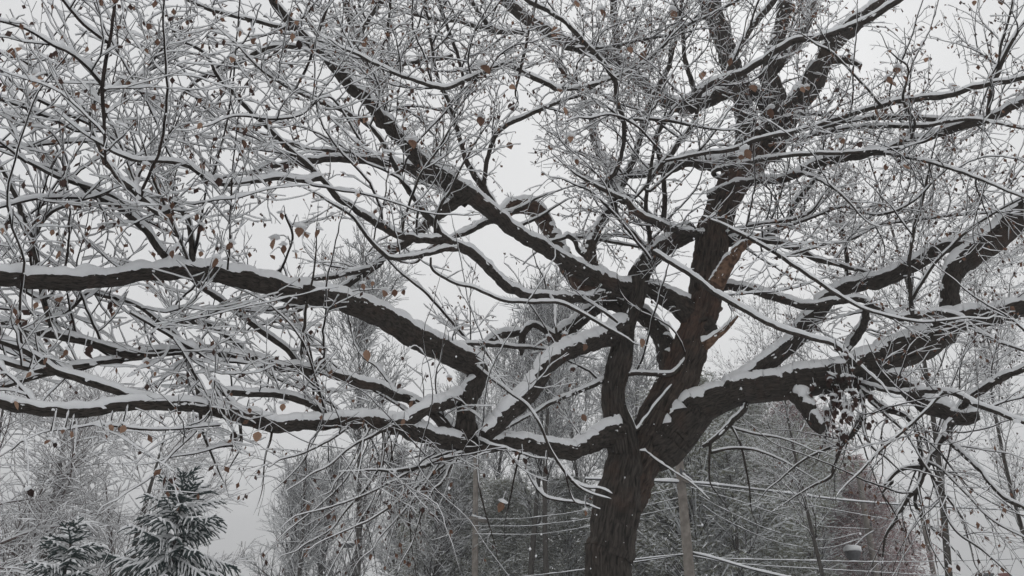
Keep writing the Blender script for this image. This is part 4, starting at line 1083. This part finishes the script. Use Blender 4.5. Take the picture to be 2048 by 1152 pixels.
# ---------------------------------------------------------------- utility poles, wires, lamps
def box(mb, c, s, bev=0.0):
    x, y, z = s[0] / 2, s[1] / 2, s[2] / 2
    b = min(x, y, z) * .2
    V = []
    rows = [(-z, b), (-z + b, 0), (z - b, 0), (z, b)]
    for zz, ins in rows:
        for sx, sy in ((-1, -1), (1, -1), (1, 1), (-1, 1)):
            V.append([c[0] + sx * (x - ins), c[1] + sy * (y - ins), c[2] + zz])
    V = np.array(V); mb.block(V, q(4, 4))
    mb.block(V[:4], np.array([[3, 2, 1, 0]])); mb.block(V[12:], np.array([[0, 1, 2, 3]]))
def pole(px, Y, top_py, r, label, arms, lamp=None):
    x = ground_x(px, Y); ztop = float(at(px, top_py, Y)[2])
    # sighted px is at the frame's foot
    o = empty('utility_pole', label, 'pole', 'weathered utility poles', (x, Y, 0))
    z = np.linspace(-.1, ztop, 16); P = np.stack([.02 * np.sin(z * .6), 0 * z, z], 1)
    mb = MB(); tube(mb, P, r * (1.15 - .35 * z / ztop), 14, pframes(P), rough=.02, cap=True); mb.build('post', M_POLE, o)
    for (za, wd) in arms:
        a = MB(); box(a, (0, -r * 1.1, za), (wd, .11, .13)); ao = a.build('crossarm', M_POLE, o, smooth=False); ao.rotation_euler = (0, 0, 1.15)
        s = MB(); A = np.stack([np.linspace(-wd / 2, wd / 2, 12), np.full(12, -r * 1.1), np.full(12, za + .05)], 1)
        limb_snow(s, A, np.full(12, .06), frames(A), nr, 6, 1.0, za); s.build('snow', M_FSNOW, ao)
        for k in (-.46, -.2, .2, .46):
            i = MB(); zc = za + .07
            A = np.array([[k * wd, -r * 1.1, zc], [k * wd, -r * 1.1, zc + .05], [k * wd, -r * 1.1, zc + .1], [k * wd, -r * 1.1, zc + .16], [k * wd, -r * 1.1, zc + .2]])
            tube(i, A, np.array([.02, .06, .035, .055, .02]), 10, pframes(A), cap=True); i.build('insulator', M_METAL, o).rotation_euler = (0, 0, 1.15)
    return o, x, ztop
pole(1378, 25, 875, .155, 'nearest brown utility pole just right of the big trunk', [(float(at(1370, 962, 25)[2]), 1.5)])
pole(1752, 44, 930, .17, 'utility pole in front of the russet trees', [(float(at(1740, 1060, 44)[2]), 2.2)])
pole(1868, 48, 1018, .15, 'farthest utility pole standing alone against the sky at right', [(float(at(1858, 1070, 48)[2]), 1.8)])
pole(949, 36, 905, .14, 'pale utility pole among the olive trees left of the big trunk', [(float(at(948, 1040, 36)[2]), 1.6)])
def wire(pts, r, label, group='snow-coated overhead wires', snow=.6):
    A = np.array([at(x, y, Y) for x, y, Y in pts])
    A = spline(A, .6)
    f = frames(A)
    mb = MB(); tube(mb, A, np.full(len(A), r), 5, f); o = mb.build('overhead_wire', M_CABLE)
    o['label'] = label; o['category'] = 'wire'; o['group'] = group
    R = np.full(len(A), r * 1.3)
    sb = MB(); twig_snow(sb, A, R, f, snow, nr); sb.build('snow', M_FSNOW, o)
wire([(1170,958,25),(1376,966,25),(1500,978,27),(1700,1002,32),(1880,1014,37),(2048,1020,42),(2300,1022,50)], .03, 'thick snow-coated cable, uppermost of the wires right of the big trunk', snow=1.5)
wire([(1378,968,25),(1500,986,28),(1640,1014,33),(1760,1036,38),(1900,1060,44),(2048,1078,50),(2300,1095,60)], .014, 'snow-coated wire just below the thick cable')
wire([(1380,975,25),(1470,1000,28),(1560,1030,33),(1640,1052,39),(1740,1058,44)], .013, 'snow-coated wire ending highest on the second pole')
wire([(1396,990,25),(1450,1020,28),(1540,1060,34),(1610,1076,38),(1660,1079,41),(1722,1065,44)], .015, 'upper of the two deeply sagging wires between the poles')
wire([(1404,1010,25),(1450,1040,28),(1540,1080,34),(1610,1095,38),(1665,1094,41),(1726,1076,44)], .015, 'lower of the two deeply sagging wires between the poles')
wire([(1180,1130,25),(1382,1108,25),(1440,1117,26),(1600,1121,31),(1760,1124,36),(1900,1122,40),(2048,1117,44),(2300,1105,52)], .016, 'nearly level snow-coated wire near the bottom right')
wire([(1384,1112,25),(1480,1128,27),(1640,1138,31),(1850,1150,36),(2100,1165,42)], .013, 'thin snow-coated wire below the level one at bottom right')
wire([(1386,1106,25),(1440,1120,24),(1500,1138,23),(1560,1152,22),(1660,1175,20)], .03, 'thick snow-coated service cable dropping towards the lower right', snow=1.4)
wire([(700,1040,44),(870,1040,38),(946,1038,36),(1027,1038,34),(1100,1031,31),(1175,1019,28),(1378,970,25)], .009, 'highest of the three wires left of the big trunk')
wire([(946,1052,36),(1050,1052,33),(1110,1046,31),(1177,1037,28),(1376,992,25)], .009, 'middle one of the three wires left of the big trunk')
wire([(946,1068,36),(1060,1069,33),(1120,1063,31),(1176,1053,28),(1376,1010,25)], .009, 'lowest of the three wires left of the big trunk')
wire([(946,1162,36),(1060,1152,33),(1170,1139,28),(1380,1108,25)], .016, 'snow-coated wire near the bottom edge left of the big trunk')
def lamp(px, py, Y, px2, py2, label, dome):
    a, b = at(px, py, Y), at(px2, py2, Y)
    o = empty('street_lamp', label, 'street lamp', None, tuple(a))
    mb = MB(); Q = spline(np.array([b - a, (b - a) * .6 + UP * .12, (b - a) * .15 + UP * .1, (0, 0, .02)]), .1)
    tube(mb, Q, np.full(len(Q), .028), 6, pframes(Q)); mb.build('arm', M_METAL, o)
    sb = MB(); limb_snow(sb, Q, np.full(len(Q), .03), frames(Q), nr, 6, 1, 3); sb.build('snow', M_FSNOW, o)
    mb = MB()
    if dome:
        A = np.array([[0, 0, .05], [0, 0, .0], [0, 0, -.12], [0, 0, -.34], [0, 0, -.48]]); tube(mb, A, np.array([.12, .42, .40, .33, .2]), 18, pframes(A), cap=True)
        mb.build('lamp_housing', M_METAL, o)
        s = link('snow', LUMPS[1], o); s.scale = (.45, .45, .42); s.location = (0, 0, .06)
    else:
        A = np.array([[0, 0, 0], [-.12, 0, -.01], [-.5, 0, -.02], [-.72, 0, 0]]); tube(mb, A, np.array([.05, .13, .12, .03]), 12, cap=True)
        h = mb.build('lamp_housing', M_METAL, o)
        s = link('snow', LUMPS[2], o); s.scale = (.36, .15, .16); s.location = (-.36, 0, .1)
lamp(1705, 1102, 43, 1748, 1062, 'round street lamp with a domed snow cap beside the second pole', True)
lamp(708, 1090, 42, 722, 1094, 'small flat street lamp head with snow among the pale bare trees', False)

# ---------------------------------------------------------------- house just below the view at right
def house():
    Y = 62; cx = ground_x(1990, Y); w, dpt, h, rh = 13, 9, 3.1, 1.35
    o = empty('house', 'low house with snowy roof, only its chimneys showing at bottom right', 'house', None, (cx, Y, 0))
    mb = MB(); V = np.array([[-w/2, -dpt/2, 0], [w/2, -dpt/2, 0], [w/2, dpt/2, 0], [-w/2, dpt/2, 0], [-w/2, -dpt/2, h], [w/2, -dpt/2, h], [w/2, dpt/2, h], [-w/2, dpt/2, h], [-w/2, 0, h + rh], [w/2, 0, h + rh]])
    mb.block(V, np.array([[0, 1, 5, 4], [2, 3, 7, 6]])); mb.block(V, np.array([[1, 2, 6, 9, 5], [3, 0, 4, 8, 7]])); mb.build('wall', M_STONE, o, smooth=False)
    r = MB(); e = .5
    V = np.array([[-w/2 - e, -dpt/2 - e, h - .12], [w/2 + e, -dpt/2 - e, h - .12], [w/2 + e, 0, h + rh + .05], [-w/2 - e, 0, h + rh + .05], [w/2 + e, dpt/2 + e, h - .12], [-w/2 - e, dpt/2 + e, h - .12]])
    V2 = V + UP * .22
    r.block(np.concatenate([V, V2]), np.array([[3, 2, 1, 0], [5, 4, 2, 3], [6, 7, 8, 9], [9, 8, 10, 11], [0, 1, 7, 6], [4, 5, 11, 10], [1, 2, 8, 7], [2, 4, 10, 8], [0, 6, 9, 3], [3, 9, 11, 5]]))
    rf = r.build('roof', M_FSNOW, o, smooth=False)
    for px, wd, top, m in ((1973, .7, 1147.5, M_METAL), (2009, .55, 1147.5, M_BRICK)):
        zt = float(at(px, top, Y)[2]); x = float(at(px, top, Y)[0]) - cx
        c = MB(); box(c, (x, 0, (zt + h) / 2), (wd * .85, .6, zt - h)); ch = c.build('chimney', m, rf, smooth=False)
        c = MB(); box(c, (x, 0, zt - .04), (wd, .75, .16)); c.build('chimney_cap', m, rf, smooth=False)
    for k in (-4.2, -1.4, 1.4, 4.2):
        f = MB(); box(f, (k, -dpt/2 - .02, 1.6), (1.2, .12, 1.3)); fo = f.build('window', M_FSNOW, o, smooth=False)
        g = MB(); box(g, (k, -dpt/2 - .06, 1.6), (1.0, .08, 1.1)); g.build('pane', M_METAL, fo, smooth=False)
house()

# ---------------------------------------------------------------- falling snow
mb = MB()
N = 2600
yy = 2.0 + 15 * nr.random(N) ** .8
fx = (nr.random(N) - .5) * 1.6 * yy
fz = 1.6 + yy * (nr.random(N) * 1.15 - .05)
rr = .0022 + .0028 * nr.random(N)
O = np.array([[1, 0, 0], [0, 1, 0], [-1, 0, 0], [0, -1, 0], [0, 0, 1.3], [0, 0, -1.3]])
V = (np.stack([fx, yy, fz], 1)[:, None, :] + O[None] * rr[:, None, None]).reshape(-1, 3)
b6 = np.arange(N)[:, None] * 6
Fs = np.concatenate([b6 + np.array([t]) for t in ([0, 1, 4], [1, 2, 4], [2, 3, 4], [3, 0, 4], [1, 0, 5], [2, 1, 5], [3, 2, 5], [0, 3, 5])])
mb.block(V, Fs)
o = mb.build('falling_snow', M_SNOW, smooth=False, kind='stuff')
o['label'] = 'loose snowflakes falling through the air around the big tree'; o['category'] = 'snowfall'

# ---------------------------------------------------------------- snowy air
m = bpy.data.materials.new('snowy_air'); m.use_nodes = True
n = m.node_tree.nodes; n.clear()
out = n.new('ShaderNodeOutputMaterial'); pv = n.new('ShaderNodeVolumePrincipled')
pv.inputs['Color'].default_value = (0.98, 0.985, 1.0, 1); pv.inputs['Density'].default_value = 0.0028
m.node_tree.links.new(pv.outputs[0], out.inputs['Volume'])
mb = MB(); x0, x1, y0, y1, z0, z1 = -400, 400, -380, 430, -1.6, 48
V = np.array([[x0, y0, z0], [x1, y0, z0], [x1, y1, z0], [x0, y1, z0], [x0, y0, z1], [x1, y0, z1], [x1, y1, z1], [x0, y1, z1]], float)
mb.block(V, np.array([[3, 2, 1, 0], [4, 5, 6, 7], [0, 1, 5, 4], [1, 2, 6, 5], [2, 3, 7, 6], [3, 0, 4, 7]]))
o = mb.build('haze', m, smooth=False, kind='stuff')
o['label'] = 'thin pale snowy air that softens the trees far behind'; o['category'] = 'haze'
